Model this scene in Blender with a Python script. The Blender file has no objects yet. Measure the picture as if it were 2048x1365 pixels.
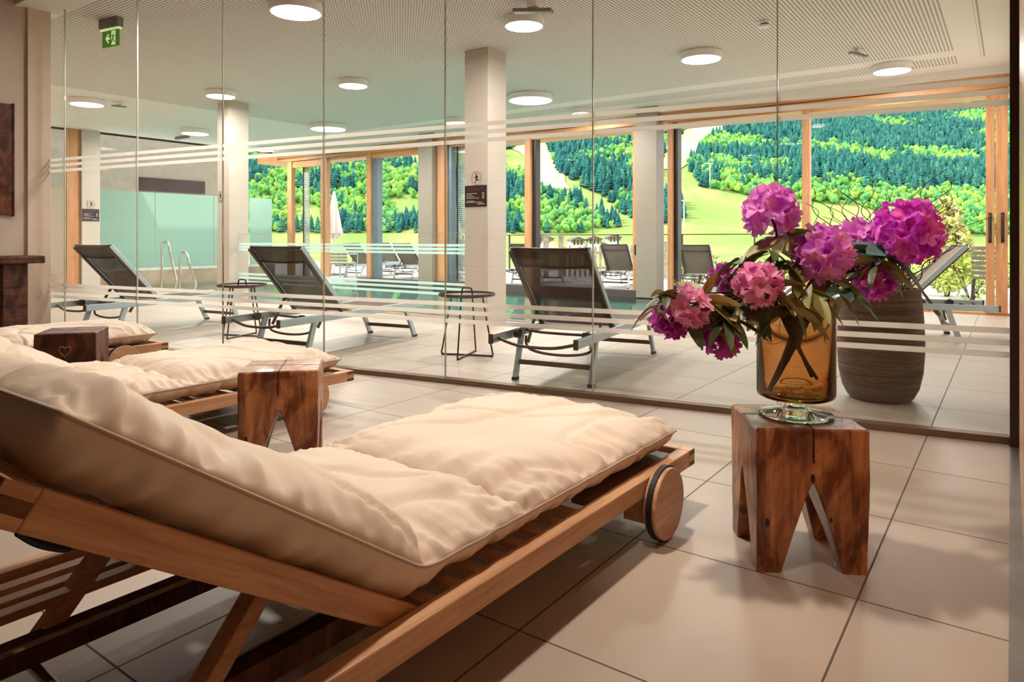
import bpy, bmesh, math, random
import numpy as np
from mathutils import Vector, Matrix, noise

sc = bpy.context.scene
R = math.radians
rnd = random.Random(7)

# ------------------------------------------------------------------ camera
cam_d = bpy.data.cameras.new('camera')
cam = bpy.data.objects.new('camera', cam_d)
sc.collection.objects.link(cam)
cam_d.sensor_width = 36.0
cam_d.lens = 36.0 * 1386.0 / 2048.0
cam_d.shift_y = -(682.5 - 478.0) / 2048.0
cam_d.clip_end = 4000
cam.location = (0, 0, 1.0)
cam.rotation_euler = (R(90), 0, math.atan2(0.5845, 0.8114))
sc.camera = cam

# ------------------------------------------------------------------ colour management, world, sun
sc.view_settings.view_transform = 'Standard'
sc.view_settings.look = 'None'
sc.view_settings.exposure = 0.15
sc.view_settings.gamma = 1.0
sc.view_settings.use_curve_mapping = False
sc.cycles.max_bounces = 10
sc.cycles.diffuse_bounces = 5
sc.cycles.glossy_bounces = 4
sc.cycles.transmission_bounces = 8
sc.cycles.transparent_max_bounces = 40
sc.cycles.caustics_reflective = False
sc.cycles.caustics_refractive = False
sc.cycles.sample_clamp_indirect = 6.0

wd = bpy.data.worlds.new('sky'); sc.world = wd; wd.use_nodes = True
nt = wd.node_tree; nt.nodes.clear()
wo = nt.nodes.new('ShaderNodeOutputWorld'); bg = nt.nodes.new('ShaderNodeBackground')
sky = nt.nodes.new('ShaderNodeTexSky'); sky.sky_type = 'HOSEK_WILKIE'
sky.sun_direction = Vector((-0.62, -0.35, 0.70)).normalized(); sky.turbidity = 3.0
mxw = nt.nodes.new('ShaderNodeMixRGB'); mxw.inputs[0].default_value = 0.6
mxw.inputs[2].default_value = (1.0, 0.97, 0.94, 1)
nt.links.new(sky.outputs[0], mxw.inputs[1]); nt.links.new(mxw.outputs[0], bg.inputs[0])
bg.inputs[1].default_value = 3.6
nt.links.new(bg.outputs[0], wo.inputs[0])

sl = bpy.data.lights.new('sun', 'SUN'); so = bpy.data.objects.new('sun', sl); sc.collection.objects.link(so)
sl.energy = 5.0; sl.angle = R(1.0); sl.color = (1.0, 0.95, 0.84)
so.rotation_euler = Vector((-0.62, -0.35, 0.70)).to_track_quat('Z', 'Y').to_euler()

# ------------------------------------------------------------------ materials
MATS = {}
class NT:
    def __init__(s, name):
        s.m = bpy.data.materials.new(name); s.m.use_nodes = True
        s.t = s.m.node_tree; s.t.nodes.clear()
        s.out = s.n('ShaderNodeOutputMaterial')
    def n(s, typ, **kw):
        nd = s.t.nodes.new(typ)
        for k, v in kw.items(): setattr(nd, k, v)
        return nd
    def l(s, a, b): s.t.links.new(a, b)
    def val(s, sock, v):
        if isinstance(v, bpy.types.NodeSocket): s.l(v, sock)
        else: sock.default_value = v
    def math(s, op, a, b=0.0, c=0.0):
        nd = s.n('ShaderNodeMath', operation=op)
        s.val(nd.inputs[0], a); s.val(nd.inputs[1], b)
        if op in ('MULTIPLY_ADD',): s.val(nd.inputs[2], c)
        return nd.outputs[0]
    def mix(s, f, a, b, mode='MIX'):
        nd = s.n('ShaderNodeMixRGB', blend_type=mode)
        s.val(nd.inputs[0], f); s.val(nd.inputs[1], a); s.val(nd.inputs[2], b)
        return nd.outputs[0]
    def ramp(s, f, stops):
        nd = s.n('ShaderNodeValToRGB'); s.l(f, nd.inputs[0])
        e = nd.color_ramp.elements
        while len(e) < len(stops): e.new(0.5)
        for i, (p, c) in enumerate(stops):
            e[i].position = p; e[i].color = c if len(c) == 4 else (*c, 1)
        return nd.outputs[0]
    def coord(s, kind='Object', scale=(1, 1, 1), rot=(0, 0, 0)):
        tc = s.n('ShaderNodeTexCoord'); mp = s.n('ShaderNodeMapping')
        mp.inputs['Scale'].default_value = scale; mp.inputs['Rotation'].default_value = rot
        s.l(tc.outputs[kind], mp.inputs[0]); return mp.outputs[0]
    def noise(s, vec, scale, detail=3, rough=0.5, dist=0.0):
        nd = s.n('ShaderNodeTexNoise'); s.l(vec, nd.inputs['Vector'])
        nd.inputs['Scale'].default_value = scale; nd.inputs['Detail'].default_value = detail
        nd.inputs['Roughness'].default_value = rough; nd.inputs['Distortion'].default_value = dist
        return nd.outputs[0]
    def bump(s, h, strength=0.2, dist=0.01):
        nd = s.n('ShaderNodeBump'); s.l(h, nd.inputs['Height'])
        nd.inputs['Strength'].default_value = strength; nd.inputs['Distance'].default_value = dist
        return nd.outputs[0]
    def bsdf(s, col, rough=0.5, metal=0.0, spec=0.5, normal=None, emit=None, estr=0.0, coat=0.0, sheen=0.0, sss=0.0, trans=0.0):
        b = s.n('ShaderNodeBsdfPrincipled')
        s.val(b.inputs['Base Color'], col if isinstance(col, bpy.types.NodeSocket) else (*col[:3], 1))
        s.val(b.inputs['Roughness'], rough); s.val(b.inputs['Metallic'], metal)
        b.inputs['Specular IOR Level'].default_value = spec
        b.inputs['Coat Weight'].default_value = coat; b.inputs['Sheen Weight'].default_value = sheen
        if normal is not None: s.l(normal, b.inputs['Normal'])
        if emit is not None:
            b.inputs['Emission Color'].default_value = (*emit, 1); b.inputs['Emission Strength'].default_value = estr
        s.l(b.outputs[0], s.out.inputs[0]); return b

def plain(name, col, rough=0.5, metal=0.0, spec=0.5, var=0.06, nscale=6.0, bump=0.0, **kw):
    if name in MATS: return MATS[name]
    t = NT(name)
    v = t.coord('Object'); n = t.noise(v, nscale, 3)
    c2 = tuple(max(0, c * (1 - var * 2)) for c in col[:3]); c1 = tuple(min(1, c * (1 + var)) for c in col[:3])
    c = t.ramp(n, [(0.3, c2), (0.7, c1)])
    t.bsdf(c, rough, metal, spec, normal=t.bump(n, bump, 0.004) if bump else None, **kw)
    MATS[name] = t.m; return t.m

def wood(name, c1, c2, axis='y', scale=1.0, rough=0.45, streak=1.0, knots=False, coat=0.0):
    if name in MATS: return MATS[name]
    t = NT(name)
    s = {'x': (1.2, 16, 16), 'y': (16, 1.2, 16), 'z': (16, 16, 1.2)}[axis]
    s = tuple(q * scale for q in s)
    v = t.coord('Object', s)
    n1 = t.noise(v, 2.0, 5, 0.6, 0.6)
    n2 = t.noise(v, 9.0, 3, 0.6)
    f = t.math('ADD', t.math('MULTIPLY', n1, 0.75), t.math('MULTIPLY', n2, 0.25))
    lo, hi = 0.5 - 0.16 / streak, 0.5 + 0.16 / streak
    c = t.ramp(f, [(lo, c1), (hi, c2)])
    if knots:
        v2 = t.coord('Object', (3, 3, 1.6)); n3 = t.noise(v2, 2.4, 4, 0.6, 1.5)
        c = t.mix(t.ramp(n3, [(0.40, (0, 0, 0)), (0.62, (1, 1, 1))]), c, t.mix(1.0, c, (0.30, 0.16, 0.10, 1), 'MULTIPLY'))
        v3 = t.coord('Object', (1, 1, 0.5))
        vo = t.n('ShaderNodeTexVoronoi'); t.l(v3, vo.inputs['Vector']); vo.inputs['Scale'].default_value = 16
        k = t.math('LESS_THAN', vo.outputs['Distance'], 0.11)
        c = t.mix(k, c, (0.015, 0.006, 0.004, 1))
    t.bsdf(c, rough, 0, 0.4, normal=t.bump(f, 0.25, 0.002), coat=coat)
    MATS[name] = t.m; return t.m

def schlick(t, f0, k, normal=None):
    g_ = t.n('ShaderNodeNewGeometry'); vm = t.n('ShaderNodeVectorMath', operation='DOT_PRODUCT')
    t.l(g_.outputs['Incoming'], vm.inputs[0]); t.l(normal if normal is not None else g_.outputs['Normal'], vm.inputs[1])
    c = t.math('SUBTRACT', 1.0, t.math('ABSOLUTE', vm.outputs['Value']))
    return t.math('MULTIPLY', t.math('ADD', f0, t.math('MULTIPLY', 1.0 - f0, t.math('POWER', c, 5.0))), k)

def glass(name, tint=(0.97, 0.99, 0.98), refl=1.0, rough=0.0, gl=(1, 1, 1), ior=1.45):
    if name in MATS: return MATS[name]
    t = NT(name)
    tr = t.n('ShaderNodeBsdfTransparent'); tr.inputs[0].default_value = (*tint, 1)
    g = t.n('ShaderNodeBsdfGlossy'); g.inputs['Roughness'].default_value = rough; g.inputs['Color'].default_value = (*gl, 1)
    f = schlick(t, ((ior - 1) / (ior + 1)) ** 2, refl)
    mx = t.n('ShaderNodeMixShader'); t.l(f, mx.inputs[0]); t.l(tr.outputs[0], mx.inputs[1]); t.l(g.outputs[0], mx.inputs[2])
    t.l(mx.outputs[0], t.out.inputs[0]); MATS[name] = t.m; return t.m

def thick_glass(name, col, rough=0.0, ior=1.46):
    t = NT(name)
    g = t.n('ShaderNodeBsdfGlass'); g.inputs['Color'].default_value = (*col, 1); g.inputs['Roughness'].default_value = rough; g.inputs['IOR'].default_value = ior
    t.l(g.outputs[0], t.out.inputs[0]); return t.m

def film(name, col, trans, glow=0.5):
    """frosted film: part clear, part translucent, part diffuse"""
    t = NT(name)
    tr = t.n('ShaderNodeBsdfTransparent'); tr.inputs[0].default_value = (1, 1, 1, 1)
    tl = t.n('ShaderNodeBsdfTranslucent'); tl.inputs[0].default_value = (*col, 1)
    df = t.n('ShaderNodeBsdfDiffuse'); df.inputs[0].default_value = (*col, 1)
    a = t.n('ShaderNodeMixShader'); a.inputs[0].default_value = glow; t.l(df.outputs[0], a.inputs[1]); t.l(tl.outputs[0], a.inputs[2])
    b = t.n('ShaderNodeMixShader'); b.inputs[0].default_value = trans; t.l(a.outputs[0], b.inputs[1]); t.l(tr.outputs[0], b.inputs[2])
    t.l(b.outputs[0], t.out.inputs[0]); return t.m

def tile_mat(name, base, dark, grout, size, ox, oy, rough, gw=0.0035, plane='xy', spec=0.5):
    t = NT(name)
    tc = t.n('ShaderNodeTexCoord'); sp = t.n('ShaderNodeSeparateXYZ'); t.l(tc.outputs['Object'], sp.inputs[0])
    a, b = {'xy': (0, 1), 'xz': (0, 2), 'yz': (1, 2)}[plane]
    def line(o, off, sz):
        q = t.math('DIVIDE', t.math('SUBTRACT', o, off), sz)
        fr = t.math('FRACT', t.math('ADD', q, 1000.5))
        return t.math('LESS_THAN', t.math('ABSOLUTE', t.math('SUBTRACT', fr, 0.5)), gw / sz), t.math('FLOOR', t.math('ADD', q, 1000.0))
    g1, i1 = line(sp.outputs[a], ox, size[0]); g2, i2 = line(sp.outputs[b], oy, size[1])
    g = t.math('MAXIMUM', g1, g2)
    cb = t.n('ShaderNodeCombineXYZ'); t.l(i1, cb.inputs[0]); t.l(i2, cb.inputs[1])
    wn = t.n('ShaderNodeTexWhiteNoise'); t.l(cb.outputs[0], wn.inputs['Vector'])
    v = t.coord('Object'); n = t.noise(v, 1.7, 6, 0.65, 0.4)
    f = t.math('ADD', t.math('MULTIPLY', n, 0.8), t.math('MULTIPLY', wn.outputs['Value'], 0.2))
    c = t.ramp(f, [(0.3, dark), (0.7, base)])
    c = t.mix(g, c, (*grout, 1))
    r = t.math('ADD', t.math('MULTIPLY', n, 0.12), rough - 0.06)
    r = t.math('ADD', r, t.math('MULTIPLY', g, 0.4))
    t.bsdf(c, r, 0, spec, normal=t.bump(t.math('SUBTRACT', 1.0, g), 0.3, 0.001))
    MATS[name] = t.m; return t.m

def ceiling_mat():
    t = NT('perforated_ceiling')
    tc = t.n('ShaderNodeTexCoord'); sp = t.n('ShaderNodeSeparateXYZ'); t.l(tc.outputs['Object'], sp.inputs[0])
    X, Y = sp.outputs[0], sp.outputs[1]
    p = 0.037
    fx = t.math('SUBTRACT', t.math('FRACT', t.math('DIVIDE', t.math('ADD', X, 100.0), p)), 0.5)
    fy = t.math('SUBTRACT', t.math('FRACT', t.math('DIVIDE', Y, p)), 0.5)
    r2 = t.math('ADD', t.math('MULTIPLY', fx, fx), t.math('MULTIPLY', fy, fy))
    hole = t.math('LESS_THAN', r2, 0.078)
    def band(v, lo, hi): return t.math('MULTIPLY', t.math('GREATER_THAN', v, lo), t.math('LESS_THAN', v, hi))
    m1 = t.math('MULTIPLY', band(X, -11.3, -0.55), band(Y, 3.0, 9.75))
    m2 = t.math('MULTIPLY', band(X, -15.2, -0.55), band(Y, 10.05, 10.5))
    m3 = t.math('MULTIPLY', band(X, -0.30, -0.24), band(Y, 3.0, 10.3))
    mask = t.math('MAXIMUM', t.math('MAXIMUM', m1, m2), m3)
    h = t.math('MULTIPLY', hole, mask)
    c = t.mix(h, (0.80, 0.745, 0.69, 1), (0.06, 0.045, 0.035, 1))
    t.bsdf(c, 0.75, 0, 0.2)
    return t.m

M = {}
M['floor'] = tile_mat('floor_tile', (0.50, 0.425, 0.36), (0.41, 0.345, 0.29), (0.10, 0.075, 0.06), (0.673, 0.673), -0.346, 2.118, 0.42, 0.0028, spec=0.55)
M['terrace'] = tile_mat('terrace_stone', (0.62, 0.60, 0.57), (0.55, 0.53, 0.50), (0.3, 0.28, 0.26), (0.9, 0.45), 0, 0.2, 0.6, 0.004)
M['ceiling'] = ceiling_mat()
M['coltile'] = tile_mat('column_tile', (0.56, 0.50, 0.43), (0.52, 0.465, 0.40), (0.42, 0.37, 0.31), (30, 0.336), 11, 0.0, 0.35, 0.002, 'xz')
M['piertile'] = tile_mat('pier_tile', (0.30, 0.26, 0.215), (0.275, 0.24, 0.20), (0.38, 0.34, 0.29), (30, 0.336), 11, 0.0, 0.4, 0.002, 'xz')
M['wallwarm'] = plain('warm_plaster', (0.66, 0.55, 0.45), 0.8, var=0.03, nscale=2)
M['wallbeige'] = plain('beige_panel', (0.60, 0.54, 0.44), 0.7, var=0.03)
M['white'] = plain('white_paint', (0.82, 0.80, 0.76), 0.6, var=0.02)
M['nearceil'] = plain('near_ceiling', (0.16, 0.12, 0.10), 0.8, var=0.03)
M['beech'] = wood('beech_wood', (0.47, 0.245, 0.125), (0.66, 0.40, 0.235), 'y', 1.0, 0.38, 1.4)
M['beechx'] = wood('beech_wood_cross', (0.47, 0.245, 0.125), (0.66, 0.40, 0.235), 'x', 1.0, 0.38, 1.4)
M['beechend'] = wood('beech_end_grain', (0.11, 0.045, 0.022), (0.20, 0.085, 0.04), 'x', 1.5, 0.55, 1.0)
M['darkwood'] = wood('dark_batten', (0.12, 0.06, 0.03), (0.20, 0.11, 0.06), 'y', 1.0, 0.4, 1.0)
M['frame'] = wood('larch_frame', (0.44, 0.20, 0.085), (0.62, 0.33, 0.16), 'z', 0.6, 0.45, 1.2)
M['framex'] = wood('larch_frame_cross', (0.46, 0.20, 0.075), (0.62, 0.32, 0.14), 'x', 0.6, 0.45, 1.2)
M['stool'] = wood('rustic_block_wood', (0.17, 0.045, 0.016), (0.72, 0.31, 0.12), 'z', 0.7, 0.36, 0.95, True, coat=0.15)
M['stooldark'] = wood('dark_rustic_wood', (0.05, 0.016, 0.008), (0.22, 0.07, 0.03), 'z', 0.55, 0.5, 0.8, True)
M['crack'] = plain('wood_crack', (0.02, 0.008, 0.005), 0.9)
M['console'] = wood('old_console_wood', (0.06, 0.022, 0.012), (0.20, 0.075, 0.035), 'y', 0.5, 0.55, 0.9, True)
M['alu'] = plain('aluminium_blue_reflection', (0.42, 0.52, 0.56), 0.38, 0.55, var=0.03)  # light blue reflections put into the metal's base colour
M['brown'] = plain('brown_tube', (0.10, 0.062, 0.045), 0.4, 0.4, var=0.04)
M['steel'] = plain('polished_steel', (0.72, 0.70, 0.66), 0.14, 1.0, var=0.02)
M['black'] = plain('black_rubber', (0.012, 0.011, 0.011), 0.6)
M['darkmetal'] = plain('dark_metal', (0.035, 0.028, 0.025), 0.4, 0.5)
M['channel'] = plain('bronze_channel', (0.20, 0.13, 0.085), 0.45, 0.5, var=0.03)
M['post'] = plain('dark_post', (0.045, 0.024, 0.018), 0.4, 0.2)
M['greyalu'] = plain('blue_grey_profile', (0.14, 0.20, 0.24), 0.4, 0.3)
M['glass'] = glass('clear_glass', (0.99, 0.995, 0.99), 0.55)
M['winglass'] = glass('window_glass', (0.985, 0.995, 0.99), 0.05)
M['seal'] = plain('glass_seal', (0.50, 0.52, 0.42), 0.3, 0.1)
M['stripe'] = film('frosted_stripe_film', (0.97, 0.94, 0.90), 0.12, 0.72)
M['stripe2'] = film('pale_stripe_film', (0.75, 0.95, 0.93), 0.35, 0.6)
M['frost'] = film('frosted_panel_film', (0.42, 0.60, 0.53), 0.10, 0.55)
M['lampwhite'] = plain('lamp_housing', (0.85, 0.82, 0.78), 0.5, var=0.01)

t = NT('lamp_diffuser'); t.bsdf((0.9, 0.88, 0.84), 0.5, emit=(1.0, 0.93, 0.82), estr=6.0); M['lampglow'] = t.m
t = NT('exit_sign_green'); t.bsdf((0.02, 0.10, 0.01), 0.5, emit=(0.10, 0.30, 0.02), estr=0.25); M['exitgreen'] = t.m
t = NT('exit_sign_pale'); t.bsdf((0.6, 0.75, 0.35), 0.5, emit=(0.55, 0.75, 0.30), estr=0.7); M['exitpale'] = t.m

def fabric_mat(name, c1, c2, rough=0.75):
    t = NT(name)
    v = t.coord('Object'); n = t.noise(v, 3.0, 4, 0.6); w = t.noise(t.coord('Object', (1, 1, 1)), 700, 2, 0.5)
    c = t.ramp(n, [(0.3, c1), (0.7, c2)])
    t.bsdf(c, rough, 0, 0.3, normal=t.bump(w, 0.12, 0.001), sheen=0.15)
    return t.m
M['cushion'] = fabric_mat('cream_canvas', (0.72, 0.60, 0.49), (0.78, 0.66, 0.55), 0.62)
M['piping'] = fabric_mat('cream_piping', (0.50, 0.40, 0.33), (0.56, 0.45, 0.37))

def sling_mat(name, col, clear):
    t = NT(name)
    v = t.coord('Object'); n = t.noise(v, 420, 1, 0.5)
    tr = t.n('ShaderNodeBsdfTransparent')
    b = t.n('ShaderNodeBsdfPrincipled'); b.inputs['Base Color'].default_value = (*col, 1); b.inputs['Roughness'].default_value = 0.6
    mx = t.n('ShaderNodeMixShader'); f = t.math('MULTIPLY', n, clear * 2.0)
    t.l(f, mx.inputs[0]); t.l(b.outputs[0], mx.inputs[1]); t.l(tr.outputs[0], mx.inputs[2]); t.l(mx.outputs[0], t.out.inputs[0])
    return t.m
M['sling'] = sling_mat('brown_mesh_sling', (0.085, 0.040, 0.026), 0.30)
M['slingtan'] = sling_mat('tan_mesh_sling', (0.30, 0.24, 0.18), 0.12)
M['slingout'] = sling_mat('grey_brown_mesh_sling', (0.20, 0.17, 0.14), 0.15)

# water: tinted clear layer with a rippled mirror
t = NT('pool_water')
v = t.coord('Object'); n = t.noise(v, 5.0, 3, 0.5, 0.5)
bp = t.bump(n, 0.10, 0.02)
tr = t.n('ShaderNodeBsdfTransparent'); tr.inputs[0].default_value = (0.68, 0.92, 0.88, 1)
g = t.n('ShaderNodeBsdfGlossy'); g.inputs['Roughness'].default_value = 0.02; t.l(bp, g.inputs['Normal'])
mx = t.n('ShaderNodeMixShader'); t.l(schlick(t, 0.02, 1.0, bp), mx.inputs[0]); t.l(tr.outputs[0], mx.inputs[1]); t.l(g.outputs[0], mx.inputs[2])
t.l(mx.outputs[0], t.out.inputs[0]); M['water'] = t.m
M['pooltile'] = tile_mat('pool_tile', (0.28, 0.47, 0.45), (0.23, 0.41, 0.39), (0.5, 0.8, 0.78), (0.3, 0.3), 0, 0, 0.3, 0.003)

# ------------------------------------------------------------------ mesh helpers
class MB:
    def __init__(s): s.v = []; s.f = []
    def add(s, vs, fs):
        o = len(s.v); s.v += [tuple(q) for q in vs]; s.f += [tuple(i + o for i in f) for f in fs]; return s
    def box(s, x0, x1, y0, y1, z0, z1):
        return s.add([(x0, y0, z0), (x1, y0, z0), (x1, y1, z0), (x0, y1, z0), (x0, y0, z1), (x1, y0, z1), (x1, y1, z1), (x0, y1, z1)],
                     [(0, 3, 2, 1), (4, 5, 6, 7), (0, 1, 5, 4), (1, 2, 6, 5), (2, 3, 7, 6), (3, 0, 4, 7)])
    def bar(s, p, q, w, h, up=(0, 0, 1)):
        """rectangular bar from p to q; w across, h along up"""
        p, q = Vector(p), Vector(q); d = (q - p).normalized(); u = Vector(up)
        sd = d.cross(u).normalized(); u = sd.cross(d).normalized()
        a, b = sd * w / 2, u * h / 2
        vs = [p - a - b, p + a - b, p + a + b, p - a + b, q - a - b, q + a - b, q + a + b, q - a + b]
        return s.add(vs, [(0, 1, 2, 3), (7, 6, 5, 4), (0, 4, 5, 1), (1, 5, 6, 2), (2, 6, 7, 3), (3, 7, 4, 0)])
    def tube(s, pts, r, seg=8, cap=True):
        pts = [Vector(p) for p in pts]; n = len(pts)
        rs = r if isinstance(r, (list, tuple)) else [r] * n
        tg = [(pts[min(i + 1, n - 1)] - pts[max(i - 1, 0)]).normalized() for i in range(n)]
        nv = tg[0].orthogonal().normalized(); vs = []; fs = []
        for i in range(n):
            nv = (nv - tg[i] * nv.dot(tg[i]))
            nv = nv.normalized() if nv.length > 1e-6 else tg[i].orthogonal().normalized()
            bn = tg[i].cross(nv)
            for k in range(seg):
                a = 2 * math.pi * k / seg
                vs.append(pts[i] + (nv * math.cos(a) + bn * math.sin(a)) * rs[i])
        for i in range(n - 1):
            for k in range(seg):
                a, b = i * seg + k, i * seg + (k + 1) % seg
                fs.append((a, b, b + seg, a + seg))
        if cap: fs += [tuple(reversed(range(seg))), tuple(range((n - 1) * seg, n * seg))]
        return s.add(vs, fs)
    def lathe(s, prof, seg=32, c=(0, 0, 0), closed=False):
        vs = []; fs = []; n = len(prof)
        for r_, z in prof:
            for k in range(seg):
                a = 2 * math.pi * k / seg; vs.append((c[0] + r_ * math.cos(a), c[1] + r_ * math.sin(a), c[2] + z))
        for i in range(n - 1):
            for k in range(seg):
                a, b = i * seg + k, i * seg + (k + 1) % seg; fs.append((a, b, b + seg, a + seg))
        if not closed:
            if prof[0][0] > 1e-5: fs.append(tuple(reversed(range(seg))))
            if prof[-1][0] > 1e-5: fs.append(tuple(range((n - 1) * seg, n * seg)))
        return s.add(vs, fs)
    def grid(s, rows, close_u=False):
        """rows: list of lists of points"""
        n, m = len(rows), len(rows[0]); vs = [p for r_ in rows for p in r_]; fs = []
        for i in range(n - 1):
            for j in range(m - 1 if not close_u else m):
                j2 = (j + 1) % m; fs.append((i * m + j, i * m + j2, (i + 1) * m + j2, (i + 1) * m + j))
        return s.add(vs, fs)
    def prism(s, poly, z0, z1, fn=lambda x, y, z: (x, y, z)):
        n = len(poly)
        vs = [fn(x, y, z0) for x, y in poly] + [fn(x, y, z1) for x, y in poly]
        fs = [tuple(reversed(range(n))), tuple(range(n, 2 * n))] + [(i, (i + 1) % n, n + (i + 1) % n, n + i) for i in range(n)]
        return s.add(vs, fs)
    def build(s, name, mat, parent=None, smooth=False, bevel=0.0, **props):
        me = bpy.data.meshes.new(name); me.from_pydata(s.v, [], s.f); me.materials.append(mat)
        if smooth:
            me.polygons.foreach_set('use_smooth', [True] * len(me.polygons))
        o = bpy.data.objects.new(name, me); sc.collection.objects.link(o)
        if bevel:
            b = o.modifiers.new('bevel', 'BEVEL'); b.width = bevel; b.segments = 2; b.limit_method = 'ANGLE'; b.angle_limit = R(40)
        if parent: o.parent = parent
        for k, v_ in props.items(): o[k] = v_
        return o

def fixn(o):
    bm = bmesh.new(); bm.from_mesh(o.data); bmesh.ops.recalc_face_normals(bm, faces=bm.faces); bm.to_mesh(o.data); bm.free(); return o

def thing(name, loc, rz=0.0, label=None, cat=None, group=None, kind=None):
    o = bpy.data.objects.new(name, None); sc.collection.objects.link(o); o.empty_display_size = 0.1
    o.location = loc; o.rotation_euler = (0, 0, rz)
    tag(o, label, cat, group, kind); return o
def tag(o, label=None, cat=None, group=None, kind=None):
    if label: o['label'] = label
    if cat: o['category'] = cat
    if group: o['group'] = group
    if kind: o['kind'] = kind
    return o
def struct(name, mb, mat, parent=None, **kw):
    o = mb.build(name, mat, parent, **kw)
    if parent is None: o['kind'] = 'structure'
    return o
def copy_tree(o, parent=None):
    c = o.copy(); sc.collection.objects.link(c); c.parent = parent
    for ch in [x for x in CH.get(o.name, [])]: copy_tree(ch, c)
    return c
CH = {}
def index_children():
    CH.clear()
    for o in bpy.data.objects:
        if o.parent: CH.setdefault(o.parent.name, []).append(o)
def box(*a): return MB().box(*a)
def smooth_path(pts, n=8):
    """Catmull-Rom through points"""
    P_ = [Vector(p) for p in pts]; P_ = [P_[0] * 2 - P_[1]] + P_ + [P_[-1] * 2 - P_[-2]]; out = []
    for i in range(1, len(P_) - 2):
        a, b, c, d = P_[i - 1:i + 3]
        for k in range(n):
            t_ = k / n
            out.append(0.5 * ((2 * b) + (c - a) * t_ + (2 * a - 5 * b + 4 * c - d) * t_ ** 2 + (3 * b - a - 3 * c + d) * t_ ** 3))
    out.append(P_[-2]); return out

# ================================================================== THE ROOM
CZ = 3.24
# floor: near room and pool hall up to the pool, then round the pool
fl = MB()
fl.box(-18.5, 6.0, -4.0, 6.95, -0.25, 0.0)
fl.box(-4.10, 6.0, 6.95, 11.12, -0.25, 0.0)
struct('floor', fl, M['floor'])
struct('ceiling', MB().box(-15.6, 0.05, 2.6, 11.2, CZ, CZ + 0.25), M['ceiling'])
# glass partition plane
PA = Vector((-7.74, 2.896, 0)); PU = Vector((0.9866, 0.16316, 0)).normalized(); PN = Vector((-PU.y, PU.x, 0))
prz = math.atan2(PU.y, PU.x)
# near room ceiling (its front edge follows the partition)
nc = MB().prism([(-7.95, -4.0), (2.0, -4.0), (2.0, 4.49), (PA.x - 0.2, PA.y - 0.03)], 3.33, 3.5)
o = struct('ceiling_near_room', nc, M['nearceil']); o.name = 'ceiling'
# walls
struct('wall_right', MB().box(0.031, 0.20, -4.0, 4.12, 0, 3.33), M['beech'])
struct('wall_right', MB().box(0.031, 0.20, 4.12, 11.15, 0, 3.4), M['white'])
struct('wall_left', MB().box(-7.95, -7.75, -4.0, 2.86, 0, 3.33), M['wallwarm'])
struct('trim_1', MB().box(-7.95, -7.715, 2.70, 2.90, 0, 3.33), plain('jamb_plaster', (0.72, 0.58, 0.46), 0.7, var=0.02), bevel=0.003)
struct('wall_back', MB().box(-7.95, 0.2, -4.2, -4.0, 0, 3.5), M['console'])
# hall side beyond the near room on the left
struct('wall_front', MB().box(-15.6, -7.95, 2.4, 2.6, 0, 3.4), M['wallbeige'])

# columns
def column(x0, x1, y0, y1, top=CZ, n=None):
    c = MB().box(x0, x1, y0, y1, 0, top).build('column', M['coltile'], bevel=0.004)
    return c
for q, (a, lab) in enumerate([((-5.30, -4.95, 6.39, 6.75), 'beige tiled column in mid hall, nearest of the free-standing columns'),
          ((-10.585, -10.245, 6.41, 6.76), 'beige tiled column behind the middle lounger, with the small round tray table in front'),
          ((-15.74, -15.40, 6.35, 6.70), 'pale column at the far left end of the hall beside the frosted glass')]):
    tag(column(*a), lab, 'column', kind='structure')
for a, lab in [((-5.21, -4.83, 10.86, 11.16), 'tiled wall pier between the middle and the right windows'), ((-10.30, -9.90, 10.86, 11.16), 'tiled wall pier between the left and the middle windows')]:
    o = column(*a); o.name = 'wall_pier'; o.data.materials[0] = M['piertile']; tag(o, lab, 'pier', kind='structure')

# window wall ------------------------------------------------------
FY0, FY1 = 10.98, 11.10
wn = MB().box(-15.5, 0.03, 10.92, 11.16, 3.13, CZ)
struct('trim_2', wn, M['white'])
def window(n, x0, x1, stiles, panes, label):
    r_ = thing('window_%d' % n, ((x0 + x1) / 2, 11.04, 0), kind='structure', label=label, cat='window')
    cx = (x0 + x1) / 2
    def L(a, b, y0, y1, z0, z1): return MB().box(a - cx, b - cx, y0 - 11.04, y1 - 11.04, z0, z1)
    L(x0, x1, 10.96, 11.14, 2.96, 3.13).build('head_beam', M['framex'], r_, bevel=0.003)
    L(x0, x1, 10.955, 10.96, 3.035, 3.05).build('track_slot', M['post'], r_)
    for (a, b, dk) in stiles:
        L(a, b, FY0 - 0.0, FY1, 0.03, 2.96).build('stile', M['frame'], r_, bevel=0.004)
        if dk: L(b, b + dk, FY0 + 0.06, FY1 + 0.10, 0.03, 2.94).build('metal_stile', M['greyalu'] if dk > 0.09 else M['darkmetal'], r_, bevel=0.003)
    for (a, b, zt) in panes:
        L(a, b, 11.05, 11.062, 0.10, zt).build('glass_pane', M['winglass'], r_)
        L(a, b, 11.02, 11.09, zt, 2.96).build('top_rail', M['framex'], r_, bevel=0.003)
    return r_
w0 = window(1, -15.35, -10.30, [(-14.97, -14.80, 0.0), (-13.67, -13.55, 0.0), (-13.53, -13.44, 0.0), (-12.04, -11.91, 0.17), (-10.41, -10.30, 0)],
            [(-14.8, -13.67, 2.80), (-13.42, -12.04, 2.90), (-11.91, -10.41, 2.84)], 'left wood-framed window with a sliding door beyond the pool')
w1 = window(2, -9.90, -5.21, [(-9.88, -9.62, 0.10), (-7.615, -7.475, 0.085), (-5.33, -5.21, 0.0)],
            [(-9.52, -7.615, 2.93), (-7.475, -5.33, 2.90)], 'middle wood-framed window with sliding door behind the hall column')
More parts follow.
